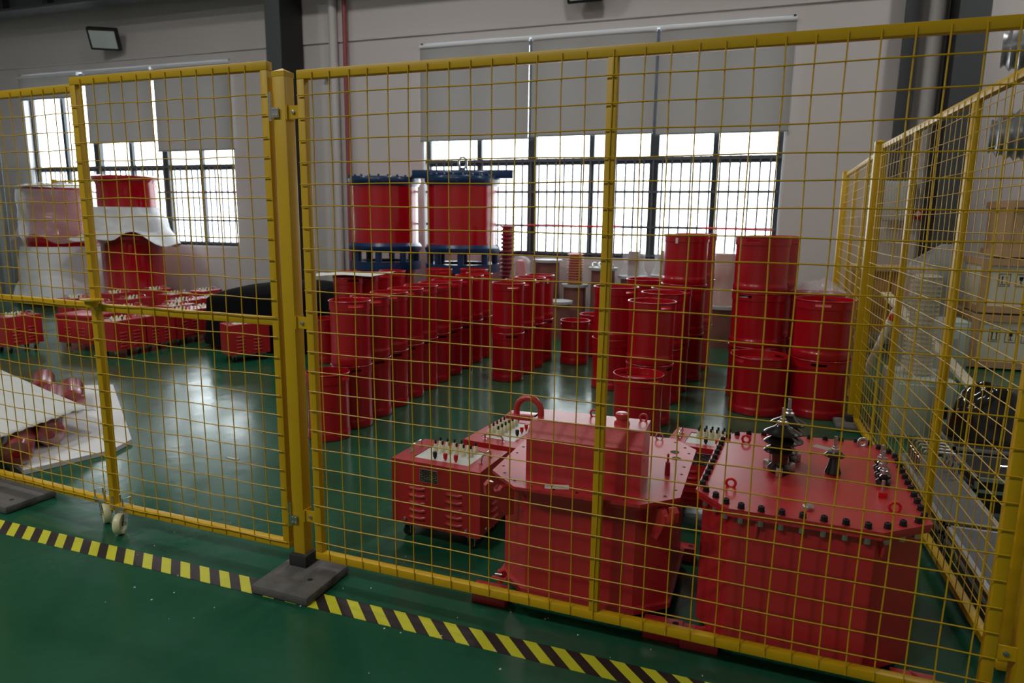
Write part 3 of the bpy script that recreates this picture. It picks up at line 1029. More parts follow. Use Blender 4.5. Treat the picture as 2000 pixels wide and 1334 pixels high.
for p in along(loc1, 0.085, 0.03):
    put('bolt_hole', hm, t1, (p.x, p.y, ZP))
for hx, hy in ((0.30, 0.13), (0.285, 0.21)):
    MB().lathe([(0.02, 0.0009), (0, 0.0009)], 16).build('port_hole', 'black', t1, loc=(hx, hy, ZP))
for hx, hy, ang in ((-0.30, -0.33, 0), (0.275, -0.335, 0), (-0.30, 0.30, 0), (0.275, 0.30, 0)):
    f = MB().bbox(-0.07, 0.07, -0.03, 0.03, 0.0, 0.065, 0.004).build('foot', 'red_paint', t1, loc=(hx + (-0.05 if hx < 0 else 0.05), hy, 0))
    MB().lathe([(0.012, 0.0655), (0, 0.0655)], 12, -0.045 if hx < 0 else 0.045, 0).build('foot_hole', 'black', f)
hook(t1, -0.285, -0.318, ZP - 0.03, radians(225))
hook(t1, 0.285, -0.318, ZP - 0.03, radians(-45))
cv = [(-0.312, ZP), (-0.312, ZP + 0.165), (-0.262, ZP + 0.222), (-0.105, ZP + 0.222), (-0.105, ZP)]
cov = MB().extrude(cv, 'x', -0.217, 0.216).build('cover_box', 'red_paint', t1, 20, fix=True)
MB().lathe([(0, 0), (0.030, 0), (0.028, 0.012), (0.022, 0.014), (0.022, 0.022), (0.026, 0.024), (0.025, 0.04), (0.019, 0.044), (0, 0.044)], 20).build('filler_cap', 'red_paint', cov, loc=(0.12, -0.19, ZP + 0.222))
for yy in (-0.25, -0.16):
    MB().lathe([(0.006, 0), (0, 0)], 8).build('screw', 'black', cov, loc=(0.2165, yy, ZP + 0.11)).rotation_euler = (0, radians(90), 0)
eye(cov, 0.0, -0.13, ZP + 0.222, 0.1, 0.014, 0.004, 'red_paint')
eye(cov, 0.19, -0.12, ZP + 0.222, 0.1, 0.014, 0.004, 'red_paint')
# lifting loop on its little bracket at the cover corner
MB().bbox(-0.33, -0.205, -0.235, -0.165, ZP + 0.205, ZP + 0.222, 0.003).build('loop_bracket', 'red_paint', cov)
lp = [(-0.245 + 0.05 * cos(a), -0.2, ZP + 0.215 + 0.022 + 0.052 * sin(a)) for a in [pi * i / 14 for i in range(15)]]
lp = [(-0.195, -0.2, ZP + 0.20)] + lp + [(-0.295, -0.2, ZP + 0.20)]
MB().tube(lp, 0.0125, 12).build('lifting_loop', 'red_paint', cov)
st_ = MB().box(-0.045, 0.045, -0.02, 0.02, 0, 0.0012).build('paper_label', 'sticker', t1, 0, loc=(-0.085, -0.345, ZP), rotz=0.25)
MB().lathe([(0.011, 0), (0.009, 0.05), (0.004, 0.055), (0.004, 0.085), (0, 0.086)], 10).build('stud', 'red_paint', t1, loc=(0.285, -0.07, ZP))
eye(t1, 0.2, 0.36, ZP, 0.3, 0.016, 0.004, 'zinc')
v_ = MB()
v_.cyl((-0.30, -0.33, 0.13), (-0.30, -0.36, 0.13), 0.018, 12)
v_.cyl((-0.33, -0.37, 0.13), (-0.27, -0.37, 0.13), 0.006, 8)
v_.cyl((-0.30, -0.355, 0.105), (-0.30, -0.355, 0.155), 0.012, 10)
vo = v_.build('drain_valve', 'red_paint', t1)
MB().cyl((-0.315, -0.372, 0.145), (-0.285, -0.378, 0.15), 0.004, 8).build('valve_handle', 'zinc', vo)

# --- transformer with bolted lid and porcelain bushings
plate2 = [(-0.129, 2.405), (-0.017, 2.272), (0.449, 2.252), (0.610, 2.380), (0.631, 3.087), (0.537, 3.234), (0.003, 3.174), (-0.075, 3.058)]
cx2, cy2 = 0.25, 2.74
t2 = thing('transformer', 'red transformer tank with a bolted lid and black porcelain bushings', 'transformer', (cx2, cy2, 0), 0, 'red test transformers')
loc2 = [(x - cx2, y - cy2) for x, y in plate2]
ZQ = 0.556
MB().prism(inset(loc2, 0.035), 0.05, ZQ - 0.03).build('tank', 'red_paint', t2, 20)
MB().prism(inset(loc2, 0.006), ZQ - 0.03, ZQ - 0.016).build('tank_flange', 'red_paint', t2, 20)
MB().prism(loc2, ZQ - 0.014, ZQ).build('top_plate', 'red_paint', t2, 20)
bolt_me = MB().lathe([(0.012, 0), (0.012, 0.003), (0.0105, 0.003), (0.0105, 0.016), (0.009, 0.018), (0.005, 0.018), (0.0045, 0.012), (0, 0.012)], 12).mesh('bolt', 'black', 30)
nut_me = MB().lathe([(0.0, -0.022), (0.011, -0.022), (0.011, 0)], 8).mesh('nut', 'zinc', 30)
for p in along(loc2, 0.064, 0.024):
    bo = put('bolt', bolt_me, t2, (p.x, p.y, ZQ))
    put('nut', nut_me, bo, (0, 0, -0.03))
for hx, hy, ang in ((-0.285, -0.43, 0.4), (0.30, -0.45, -0.4), (-0.27, 0.34, 0), (0.3, 0.36, 0)):
    f = MB().prism([(-0.065, -0.02), (0.065, -0.02), (0.065, 0.06), (-0.065, 0.06)], 0, 0.05).build('foot', 'red_paint', t2, 20, loc=(hx + (-0.045 if hx < 0 else 0.045), hy, 0))
    sgn = -1 if hx < 0 else 1
    MB().lathe([(0.009, 0.0505), (0, 0.0505)], 12, sgn * 0.045, 0.005).build('foot_hole', 'black', f)
    MB().add([(0, 0.0, 0.05), (sgn * 0.055, 0.0, 0.05), (sgn * -0.02, 0.0, 0.085), (0, 0.012, 0.05), (sgn * 0.055, 0.012, 0.05), (sgn * -0.02, 0.012, 0.085)],
             [(0, 1, 2), (5, 4, 3), (0, 3, 4, 1), (1, 4, 5, 2), (2, 5, 3, 0)]).build('gusset', 'red_paint', f, 20, fix=True)


def bushing(parent, x, y, scale=1.0):
    """porcelain bushing with stacked sheds, metal cap and stud"""
    s = scale
    prof = [(0, 0), (0.036, 0), (0.042, 0.008), (0.044, 0.022), (0.036, 0.03), (0.030, 0.036), (0.030, 0.078)]
    z = 0.078
    for rr in (0.062, 0.064, 0.066):
        prof += [(0.030, z), (rr, z + 0.006), (rr, z + 0.010), (rr * 0.8, z + 0.020), (0.030, z + 0.030)]
        z += 0.036
    prof += [(0.024, z), (0.018, z + 0.006), (0, z + 0.006)]
    o = MB().lathe([(r * s, h * s) for r, h in prof], 28).build('bushing', 'black_gloss', parent, 30, loc=(x, y, ZQ))
    MB().lathe([(r * s, (z + h) * s) for r, h in [(0.02, 0), (0.02, 0.014), (0.012, 0.018), (0.012, 0.026), (0.007, 0.028), (0.007, 0.068), (0, 0.07)]], 14).build('terminal_stud', 'zinc', o)
    for a in (0.3, 2.4, 4.5):
        MB().bbox(0.036 * s, 0.062 * s, -0.012 * s, 0.012 * s, 0.0, 0.034 * s, 0.003).build('clamp', 'zinc', o, loc=(0, 0, 0), rotz=a - 1.9)
    return o


def small_bushing(parent, x, y, s=1.0, tall=True):
    if tall:
        prof = [(0, 0), (0.028, 0), (0.030, 0.006), (0.022, 0.03), (0.016, 0.062), (0.036, 0.07), (0.038, 0.075), (0.026, 0.086), (0.016, 0.088), (0, 0.088)]
        zt = 0.088
    else:
        prof = [(0, 0), (0.022, 0), (0.026, 0.008), (0.026, 0.018), (0.016, 0.026), (0.024, 0.034), (0.024, 0.04), (0.014, 0.046), (0, 0.046)]
        zt = 0.046
    o = MB().lathe([(r * s, h * s) for r, h in prof], 24).build('bushing', 'black_gloss', parent, 30, loc=(x, y, ZQ))
    MB().lathe([(r * s, (zt + h) * s) for r, h in [(0.014, 0), (0.014, 0.012), (0.009, 0.014), (0.009, 0.02), (0.006, 0.022), (0.006, 0.06), (0, 0.062)]], 12).build('terminal_stud', 'zinc', o)
    return o


bushing(t2, 0.158 - cx2, 2.70 - cy2, 1.0)
bushing(t2, 0.185 - cx2, 2.83 - cy2, 1.02)
small_bushing(t2, 0.353 - cx2, 2.755 - cy2, 1.0)
small_bushing(t2, 0.514 - cx2, 2.69 - cy2, 1.0, False)
small_bushing(t2, 0.522 - cx2, 2.77 - cy2, 1.0, False)
small_bushing(t2, 0.53 - cx2, 2.85 - cy2, 1.0, False)
eye(t2, 0.035 - cx2, 3.03 - cy2, ZQ, 0.0)
eye(t2, -0.012 - cx2, 2.475 - cy2, ZQ, 0.0)
eye(t2, 0.51 - cx2, 2.444 - cy2, ZQ, 0.1, 0.017)
eye(t2, 0.508 - cx2, 3.16 - cy2, ZQ, 0.3, 0.018, 0.006, 'zinc')
MB().lathe([(0, 0), (0.016, 0), (0.018, 0.004), (0.018, 0.012), (0.014, 0.016), (0, 0.017)], 18).build('vent_cap', 'zinc', t2, loc=(0.239 - cx2, 2.36 - cy2, ZQ))
MB().box(-0.035, 0.035, -0.02, 0.02, 0, 0.001).build('rating_plate', 'alu', t2, 0, loc=(0.345 - cx2, 3.075 - cy2, ZQ), rotz=-0.5)
MB().lathe([(0.012, 0), (0.012, 0.014), (0.006, 0.016), (0.006, 0.06), (0, 0.06)], 12).build('earth_stud', 'zinc', t2, loc=(0.493 - cx2, 2.57 - cy2, ZQ))
MB().box(-0.014, 0.014, -0.012, 0.012, 0, 0.018).build('stud_block', 'red_plastic', t2, 0, loc=(0.493 - cx2, 2.57 - cy2, ZQ))
for sx_ in (-0.17, 0.21):
    MB().tube([(sx_, -0.443, ZQ - 0.03), (sx_, -0.452, ZQ - 0.06), (sx_, -0.44, ZQ - 0.10)], 0.006, 8).build('side_lug', 'red_paint', t2)

# ================================================================ CONTROL BOXES
def control_box(label, x, y, rotz, Lb=0.46, Wb=0.31, zb=0.08, zt=0.394, detail=True, group=None):
    """long side along local x, front (-y) carries the louvres"""
    t = thing('control_box', label, 'control box', (x, y, 0), rotz, group)
    hx, hy = Lb / 2, Wb / 2
    m_ = MB()
    px_, py_ = hx - 0.085, hy - 0.055
    m_.add([(-hx, -hy, zb), (hx, -hy, zb), (hx, hy, zb), (-hx, hy, zb), (-hx, -hy, zt), (hx, -hy, zt), (hx, hy, zt), (-hx, hy, zt),
            (-px_, -py_, zt), (px_, -py_, zt), (px_, py_, zt), (-px_, py_, zt),
            (-px_, -py_, zt - 0.012), (px_, -py_, zt - 0.012), (px_, py_, zt - 0.012), (-px_, py_, zt - 0.012)],
           [(3, 2, 1, 0), (0, 1, 5, 4), (1, 2, 6, 5), (2, 3, 7, 6), (3, 0, 4, 7),
            (4, 5, 9, 8), (5, 6, 10, 9), (6, 7, 11, 10), (7, 4, 8, 11), (8, 9, 13, 12), (9, 10, 14, 13), (10, 11, 15, 14), (11, 8, 12, 15), (12, 13, 14, 15)])
    m_.build('body', 'red_box', t, 20)
    p_ = MB().box(-px_ + 0.001, px_ - 0.001, -py_ + 0.001, py_ - 0.001, zt - 0.012, zt - 0.004).build('panel', 'panel_white', t, 0)
    return t, p_, hx, hy, px_, py_, zt - 0.004


handle_me = {}


def handle_mesh(ln):
    pts = [(-ln / 2, 0, 0), (-ln / 2, 0, 0.022), (-ln / 2 + 0.012, 0, 0.034), (ln / 2 - 0.012, 0, 0.034), (ln / 2, 0, 0.022), (ln / 2, 0, 0)]
    return MB().tube(pts, 0.0055, 10).lathe([(0.01, 0), (0.01, 0.004), (0, 0.004)], 10, -ln / 2, 0).lathe([(0.01, 0), (0.01, 0.004), (0, 0.004)], 10, ln / 2, 0).mesh('handle', 'chrome')


HME = handle_mesh(0.10)
TERM = MB().lathe([(0.014, 0), (0.013, 0.008), (0.0085, 0.036), (0.0065, 0.038), (0, 0.038)], 12).mesh('terminal', 'terminal')
TTOP = MB().lathe([(0.0055, 0.036), (0.0055, 0.054), (0.004, 0.056), (0, 0.056)], 10).mesh('terminal_nut', 'black')
KNOBS = {c_: MB().lathe([(0.005, 0), (0.005, 0.006), (0.009, 0.008), (0.0105, 0.03), (0.008, 0.034), (0, 0.034)], 12).mesh('knob', c_) for c_ in ('red_plastic', 'black')}
LOUV = MB().grid(lambda u, v: (-0.045 + 0.09 * u, -0.011 * sin(pi * v) ** 0.7 * min(1, 6 * u, 6 * (1 - u)), -0.010 + 0.02 * v), 9, 6).mesh('louver', 'red_box', 50)
CAST = MB().box(-0.022, 0.022, -0.022, 0.022, 0.06, 0.078).box(-0.018, -0.014, -0.014, 0.014, 0.02, 0.06).box(0.014, 0.018, -0.014, 0.014, 0.02, 0.06).mesh('caster', 'zinc', 0)
WHEEL = MB().lathe([(0, -0.011), (0.022, -0.011), (0.026, -0.006), (0.026, 0.006), (0.022, 0.011), (0, 0.011)], 18).mesh('wheel', 'black')
BOLT = MB().lathe([(0.009, 0), (0.009, 0.004), (0.006, 0.008), (0, 0.009)], 10).mesh('bolt', 'chrome')


def dress_box(args, detail=True):
    t, p_, hx, hy, px_, py_, z = args
    for sx in (-1, 1):
        h = put('handle', HME, t, (sx * (hx - 0.045), 0, z + 0.004), pi / 2)
    n = 6 if detail else 3
    for i in range(n):
        for j in range(2):
            x_ = -px_ + 0.05 + (2 * px_ - 0.1) * i / (n - 1)
            y_ = py_ - 0.025 - 0.05 * j
            tt = put('terminal', TERM, t, (x_, y_, z))
            if detail:
                put('terminal_nut', TTOP, tt)
    for i, c_ in enumerate(('black', 'red_plastic', 'red_plastic')):
        put('knob', KNOBS[c_], t, (-px_ + 0.10 + 0.055 * i, -py_ + 0.03, z))
    for sx in (-1, 1):
        for sy in (-1, 1):
            c_ = put('caster', CAST, t, (sx * (hx - 0.06), sy * (hy - 0.05), 0))
            w_ = put('wheel', WHEEL, c_, (0, 0, 0.0265))
            w_.rotation_euler = (radians(90), 0, 0.4)
    for k in range(5):
        for sx in (-1, 1):
            put('louver', LOUV, t, (sx * hx * 0.42, -hy, 0.12 + 0.036 * k))
    if detail:
        for k in range(5):
            put('louver', LOUV, t, (hx, 0, 0.12 + 0.036 * k), pi / 2)
        for sx in (-1, 1):
            b_ = put('bolt', BOLT, t, (sx * (hx - 0.07), -hy, 0.105))
            b_.rotation_euler = (radians(90), 0, 0)
        b_ = put('bolt', BOLT, t, (hx, -hy + 0.06, 0.105)); b_.rotation_euler = (0, radians(90), 0)
        fr = MB().bbox(-0.047, 0.047, -0.003, 0, -0.032, 0.032, 0.001).build('nameplate', 'zinc', t, 0, loc=(-0.03, -hy, 0.335))
        MB().box(-0.044, 0.044, -0.0036, -0.003, -0.029, 0.029).build('nameplate_print', 'nameplate', fr, 0)
    return t


gb = 'red control boxes with white panels'
dress_box(control_box('near red control box with black nameplate beside the boxed transformer', -1.283, 2.835, -0.07, group=gb))
dress_box(control_box('red control box half hidden behind the boxed transformer', -1.14, 3.29, pi / 2 - 0.12, 0.48, 0.30, group=gb))
dress_box(control_box('red control box between the two transformers at the back', -0.12, 3.52, -0.1, 0.42, 0.30, group=gb))
far = [(-6.335, 5.46, 'at the near corner of the box rows'), (-6.335, 5.87, 'second along the edge row by the gate'), (-6.33, 6.28, 'third along the edge row by the gate'), (-6.32, 6.69, 'fourth along the edge row, by the black cloth'),
       (-6.75, 6.62, 'in the second row beside the black cloth'), (-7.08, 6.22, 'in the second row behind the gate latch'), (-7.05, 7.05, 'in the second row, one place deeper'), (-7.0, 7.5, 'in the second row, deepest but one'), (-6.95, 7.95, 'deepest in the second row near the column'),
       (-7.75, 6.35, 'in the third row behind the gate stile'), (-7.8, 6.95, 'in the third row below the red cylinder stack'), (-7.75, 7.6, 'in the third row, one place deeper'), (-7.7, 8.15, 'deepest in the third row near the window'),
       (-8.5, 6.7, 'in the fourth row below the wrapped stack'), (-8.55, 7.35, 'in the fourth row, one place deeper'), (-8.45, 7.95, 'in the fourth row, deepest one'), (-7.58, 5.22, 'cut by the gate stile at the picture edge')]
for x, y, lab in far:
    Lb = 0.395
    dress_box(control_box('red control box with white panel %s' % lab, x, y, pi / 2 + random.uniform(-0.04, 0.04), Lb, 0.255, group='red control boxes in rows behind the gate'), detail=False)
dress_box(control_box('red control box standing in front of the black cloth', -4.98, 5.78, pi / 2 - 0.55, 0.42, 0.27, group='red control boxes in rows behind the gate'), detail=False)
t = thing('lidded_box', 'plain red steel box without panel behind the gate latch', 'box', (-7.02, 5.62, 0), 0.05)
MB().bbox(-0.24, 0.24, -0.17, 0.17, 0.08, 0.36, 0.006).build('body', 'red_box', t)
MB().bbox(-0.25, 0.25, -0.18, 0.18, 0.36, 0.40, 0.006).build('lid', 'red_box', t)
for sx in (-1, 1):
    for sy in (-1, 1):
        put('foot', CAST, t, (sx * 0.17, sy * 0.11, 0.002))
    for k in range(4):
        put('louver', LOUV, t, (sx * 0.1, -0.17, 0.14 + 0.036 * k))

# black cloth draped over something box-shaped
def cloth(u, v):
    # dome cross-section: sides fall to the floor, top gently sagging
    a = 2 * pi * u
    sx_, sy_ = 0.72, 0.42
    cxs, sns = cos(a), sin(a)
    k = 1.0 / (abs(cxs) ** 5 + abs(sns) ** 5) ** (1 / 5)
    ex, ey = sx_ * k * cxs, sy_ * k * sns
    if v < 0.5:
        s = v / 0.5
        fl_ = 1 + 0.05 * (1 - s) + 0.025 * sin(9 * a) * (1 - s)
        return (ex * fl_, ey * fl_, 0.05 + s * (0.60 + 0.08 * cxs))
    s = (v - 0.5) / 0.5
    q = 1 - s
    top = 0.65 + 0.08 * ex / sx_ * q + 0.10 * (1 - q ** 3)
    return (ex * q, ey * q, top + 0.01 * noise.noise(Vector((ex * q * 5, ey * q * 5, 1))))


t = thing('cloth_cover', 'black cloth cover draped over a crate behind the gate post', 'cloth', (-5.18, 6.55, 0), 0.1)
MB().grid(cloth, 72, 28).build('cover', 'black_cloth', t, 60)
MB().bbox(-0.52, 0.52, -0.28, 0.28, 0.0, 0.55, 0.01).build('crate', 'black', t)

# ================================================================ TALL STACKS AT THE FAR WINDOW
def big_cyl(x, y, z, r, h, label, group):
    t = thing('insulating_cylinder', label, 'cylinder', (x, y, z), 0, group)
    MB().lathe([(0, 0), (r * 1.1, 0), (r * 1.14, 0.03), (r * 1.14, 0.12), (r * 1.02, 0.16), (r, 0.18), (r, h - 0.14), (r * 1.04, h - 0.1), (r * 1.12, h - 0.06), (r * 1.12, h - 0.01), (r * 1.06, h), (0, h)], 48).build('shell', 'red_gloss', t)
    MB().lathe([(r * 1.135, -0.004), (r * 1.145, 0), (r * 1.145, 0.012), (r * 1.135, 0.016)], 48, z=0.06).build('bead', 'red_gloss', t)
    return t


gs = 'stacked red cylinders at the far window'
big_cyl(-9.62, 8.65, 0, 0.46, 1.16, 'lower bare red cylinder of the stack at the far window', gs)
big_cyl(-9.64, 8.65, 1.16, 0.44, 0.94, 'upper red cylinder of the stack, belted with white foam', gs)


def wrap(label, x, y, z, rb, rt, h, seed, material, flare=0.1, name='foam_wrap', amp=0.05, cat='packing', tilt=0.0):
    def fn(u, v):
        a = 2 * pi * u
        n_ = noise.noise(Vector((cos(a) * 1.6 + seed, sin(a) * 1.6, v * 2.2 + seed)))
        n2_ = noise.noise(Vector((cos(a) * 6 + seed, sin(a) * 6, v * 9)))
        r = rb + (rt - rb) * v + amp * n_ + amp * 0.35 * n2_ + flare * max(0, 0.35 - v) * (0.5 + 0.5 * sin(3 * a + seed)) * 2
        return (r * cos(a), r * sin(a), h * v + 0.28 * n_ * (1 - v) + tilt * cos(a + seed) * (0.5 - abs(v - 0.5)))
    o = MB().grid(fn, 72, 18).build(name, material, None, 28, loc=(x, y, z))
    return tag(o, label, cat, 'white packing wraps on the stacks')


wrap('white foam sheet belted around the upper red cylinder', -9.64, 8.62, 1.05, 0.62, 0.50, 0.56, 1.3, 'foam_film', 0.35)
big_cyl(-11.05, 8.55, 0, 0.47, 0.98, 'lower red cylinder hidden in foam at the wrapped stack', gs)
big_cyl(-11.05, 8.55, 0.98, 0.46, 0.93, 'upper red cylinder showing through film at the wrapped stack', gs)
wrap('white foam sheet around the lower cylinder of the wrapped stack', -11.05, 8.55, 0.06, 0.72, 0.60, 0.90, 4.1, 'foam_film', 0.22)
wrap('clear wrinkled film around the upper wrapped cylinder', -11.05, 8.55, 1.0, 0.62, 0.58, 0.88, 6.4, 'milky_film', 0.25, 'plastic_film', 0.07)
crumple('white foam sheet folded over the top of the wrapped stack', -11.1, 8.5, 1.91, 0.58, 0.55, 0.10, 5.5, 'foam_film', 'foam_sheet', 'packing')

# far corner: curtain, bollard, yellow barrier
o = MB().grid(lambda u, v: (-0.5 + 1.0 * u, 0.06 * sin(u * 34), 2.75 * v), 90, 4).build('curtain', 'curtain', None, 60, loc=(-12.95, 8.5, 0.02), rotz=0.25)
tag(o, 'grey strip curtain hanging at the far corner', 'curtain')
t = thing('bollard', 'black bollard with a red and white tip before the curtain', 'bollard', (-12.05, 7.75, 0))
MB().lathe([(0, 0), (0.14, 0), (0.14, 0.03), (0.05, 0.05), (0.05, 1.05), (0, 1.05)], 16).build('shaft', 'black', t)
MB().lathe([(0.052, 1.05), (0.052, 1.12), (0, 1.12)], 16).build('band', 'panel_white', t)
MB().lathe([(0.055, 1.12), (0.055, 1.22), (0.03, 1.25), (0, 1.25)], 16).build('tip', 'red_plastic', t)
t = thing('barrier_frame', 'yellow steel barrier frame behind the wrapped stack', 'barrier', (-11.9, 9.15, 0), 0.0)
MB().box(-0.04, 0.04, -0.03, 0.03, 0, 2.1).build('post', 'yellow', t)
MB().box(1.45, 1.53, -0.03, 0.03, 0, 2.05).build('post', 'yellow', t)
MB().box(0.04, 1.45, -0.02, 0.02, 2.04, 2.08).build('rail', 'yellow', t)
t = thing('yellow_tube', 'short yellow tube standing behind the wrapped stack', 'tube', (-10.2, 9.3, 0))
MB().lathe([(0.07, 0), (0.07, 2.0), (0.05, 2.0), (0.05, 0.0)], 16).build('tube', 'yellow', t)
MB().lathe([(0.09, 0), (0.09, 0.05), (0.07, 0.06)], 16).build('foot', 'yellow', t)

# ================================================================ FOAM BOARD WITH COVERED BUNDLES (inside the gate)
t = thing('foam_board', 'white foam board lying on the floor inside the gate', 'board', (0, 0, 0))
MB().prism([(-3.80, 3.28), (-3.74, 3.08), (-3.90, 2.63), (-4.6, 2.9), (-6.0, 3.9), (-5.2, 4.35)], 0.002, 0.03).build('board', 'foam', t, 20)
gbun = 'red rolls under the white sheet'
dv = Vector((-0.79, 0.61))
for bx, by, ln, lab in ((-3.98, 2.66, 1.3, 'film-wrapped red roll at the near corner of the sheet'), (-4.14, 2.985, 1.2, 'film-wrapped red roll in the middle under the sheet'),
                        (-4.72, 3.60, 0.5, 'film-wrapped red roll poking out behind the sheet'), (-5.22, 3.74, 0.5, 'film-wrapped red roll behind the sheet, furthest from the gate')):
    rr = 0.082
    t = thing('wrapped_roll', lab, 'roll', (bx, by, 0.033 + rr), atan2(dv.y, dv.x), gbun)
    pr = [(0, 0), (rr * 0.8, 0.0), (rr, 0.02), (rr, ln - 0.02), (rr * 0.8, ln), (0, ln)]
    b_ = MB().lathe(pr, 28).build('roll', 'red_gloss', t)
    b_.rotation_euler = (0, radians(90), 0)
    pr = [(rr * 0.3, -0.03), (rr * 0.9, -0.02), (rr * 1.015, 0.03), (rr * 1.015, ln - 0.03), (rr * 0.9, ln + 0.01), (rr * 0.3, ln + 0.015)]
    b_ = MB().lathe(pr, 28).build('film', 'plastic_wrap', t)
    b_.rotation_euler = (0, radians(90), 0)


def shfn(u, v):
    a = Vector((-4.17, 3.34)).lerp(Vector((-5.75, 3.76)), u)
    c_ = Vector((-3.97, 2.36)).lerp(Vector((-5.6, 2.75)), u)
    p = a.lerp(c_, v)
    z = 0.222 - 0.05 * max(0, 1 - v / 0.2) ** 1.5 * (1 - u) + 0.035 * sin(2.6 * v + 1.2 * u) * u + 0.004 * sin(70 * v)
    return (p.x, p.y, z)


o = MB().grid(shfn, 30, 60).build('cover_sheet', 'sheet', None, 60)
so = o.modifiers.new('thickness', 'SOLIDIFY'); so.thickness = 0.004
tag(o, 'off-white ribbed sheet draped over the red rolls', 'sheet')

# ================================================================ RIGHT SIDE BEHIND THE SIDE FENCE
def crate(x0, x1, y0, y1, z0, z1, label, wood=False):
    t = thing('crate', label, 'crate', ((x0 + x1) / 2, (y0 + y1) / 2, z0), 0, 'crates stacked by the column')
    hx, hy, h = (x1 - x0) / 2, (y1 - y0) / 2, z1 - z0
    MB().box(-hx + 0.02, hx - 0.02, -hy + 0.02, hy - 0.02, 0.005, h - 0.005).build('board', 'wood' if wood else 'cream', t, 0)
    e = 0.07
    for sx in (-1, 1):
        MB().box(*(sorted((sx * hx, sx * (hx - e)))), -hy, -hy + 0.02, e, h - e).build('batten', 'wood', t, 0)
    MB().box(-hx, hx, -hy, -hy + 0.02, 0, e).build('batten', 'wood', t, 0)
    MB().box(-hx, hx, -hy, -hy + 0.02, h - e, h).build('batten', 'wood', t, 0)
    for z_ in (0, h - e):
        MB().box(-hx, -hx + 0.02, -hy + 0.02, hy, z_, z_ + e).build('batten', 'wood', t, 0)
    # handling marks: framed arrows, glass, umbrella
    for k in range(3):
        mx_, mz = -hx + 0.22 + 0.145 * k, h * 0.60
        yy = -hy + 0.0195
        mk = MB()
        s = 0.05
        for (a0, a1, c0, c1) in ((-s, s, -s - 0.01, -s - 0.004), (-s, s, s + 0.014, s + 0.02), (-s, -s + 0.005, -s, s + 0.015), (s - 0.005, s, -s, s + 0.015)):
            mk.box(mx_ + a0, mx_ + a1, yy - 0.001, yy, mz + c0, mz + c1)
        if k == 0:
            for dx in (-0.02, 0.02):
                mk.box(mx_ + dx - 0.005, mx_ + dx + 0.005, yy - 0.001, yy, mz - 0.03, mz + 0.03)
                mk.add([(mx_ + dx - 0.013, yy - 0.001, mz + 0.03), (mx_ + dx + 0.013, yy - 0.001, mz + 0.03), (mx_ + dx, yy - 0.001, mz + 0.052)], [(0, 1, 2)])
            mk.box(mx_ - 0.04, mx_ + 0.04, yy - 0.001, yy, mz - 0.042, mz - 0.035)
        elif k == 1:
            mk.add([(mx_ - 0.02, yy - 0.001, mz + 0.045), (mx_ - 0.014, yy - 0.001, mz + 0.005), (mx_ + 0.014, yy - 0.001, mz + 0.005), (mx_ + 0.02, yy - 0.001, mz + 0.045)], [(0, 1, 2, 3)])
            mk.box(mx_ - 0.004, mx_ + 0.004, yy - 0.001, yy, mz - 0.03, mz + 0.005)
            mk.box(mx_ - 0.02, mx_ + 0.02, yy - 0.001, yy, mz - 0.036, mz - 0.028)
        else:
            mk.add([(mx_ - 0.032, yy - 0.001, mz + 0.01)] + [(mx_ + 0.032 * cos(pi - pi * q / 8), yy - 0.001, mz + 0.01 + 0.03 * sin(pi * q / 8)) for q in range(9)], [tuple(range(9, -1, -1))])
            mk.box(mx_ - 0.003, mx_ + 0.003, yy - 0.001, yy, mz - 0.03, mz + 0.01)
            mk.box(mx_ - 0.03, mx_ + 0.03, yy - 0.001, yy, mz - 0.042, mz - 0.036)
        mk.build('handling_mark', 'black', t, 0)
    return t


crate(2.24, 3.1, 8.30, 9.0, 0.02, 0.58, 'cream crate at the bottom of the stack by the column')
crate(2.27, 3.1, 8.32, 9.0, 0.60, 1.16, 'cream crate in the middle of the stack by the column')
crate(2.42, 3.2, 8.34, 9.0, 1.18, 1.75, 'bare wooden crate on top of the stack', True)


def duct(x, y, z, r, ln, label):
    prof = [(0, 0.0), (r * 0.45, 0.0)]
    n = 16
    for k in range(n * 4 + 1):
        u = k / (n * 4)
        prof.append((r * (1 - 0.38 * (1 - min(1, u * 4)) ** 2) + 0.018 * cos(2 * pi * k / 4), ln * u))
    o = MB().lathe(prof, 32).build('flexible_duct', 'duct', None, 60, loc=(x, y, z))
    o.rotation_euler = (0, radians(90), -0.28)
    return tag(o, label, 'duct', 'silver flexible ducts')


duct(1.84, 7.0, 2.24, 0.20, 1.0, 'lower silver corrugated flexible duct above the crates')
duct(1.86, 7.05, 2.94, 0.20, 1.0, 'upper silver corrugated flexible duct near the ceiling')

t = thing('desk', 'wooden desk against the wall behind the side fence', 'desk', (1.48, 8.75, 0))
MB().bbox(-0.42, 0.42, -0.3, 0.3, 0.98, 1.03, 0.005).build('desk_top', 'wood', t)
MB().box(-0.4, -0.36, -0.28, 0.28, 0, 0.98).build('side_panel', 'wood_dark', t, 0)
MB().box(0.36, 0.4, -0.28, 0.28, 0, 0.98).build('side_panel', 'wood_dark', t, 0)
MB().box(-0.36, 0.36, -0.26, -0.24, 0.3, 0.98).build('front_panel', 'wood_dark', t, 0)
for k in range(2):
    d_ = MB().bbox(-0.34 + 0.35 * k, -0.01 + 0.35 * k, -0.275, -0.26, 0.55, 0.88, 0.004).build('drawer', 'wood_dark', t)
    MB().box(-0.22 + 0.35 * k, -0.13 + 0.35 * k, -0.285, -0.275, 0.72, 0.735).build('handle', 'zinc', d_, 0)

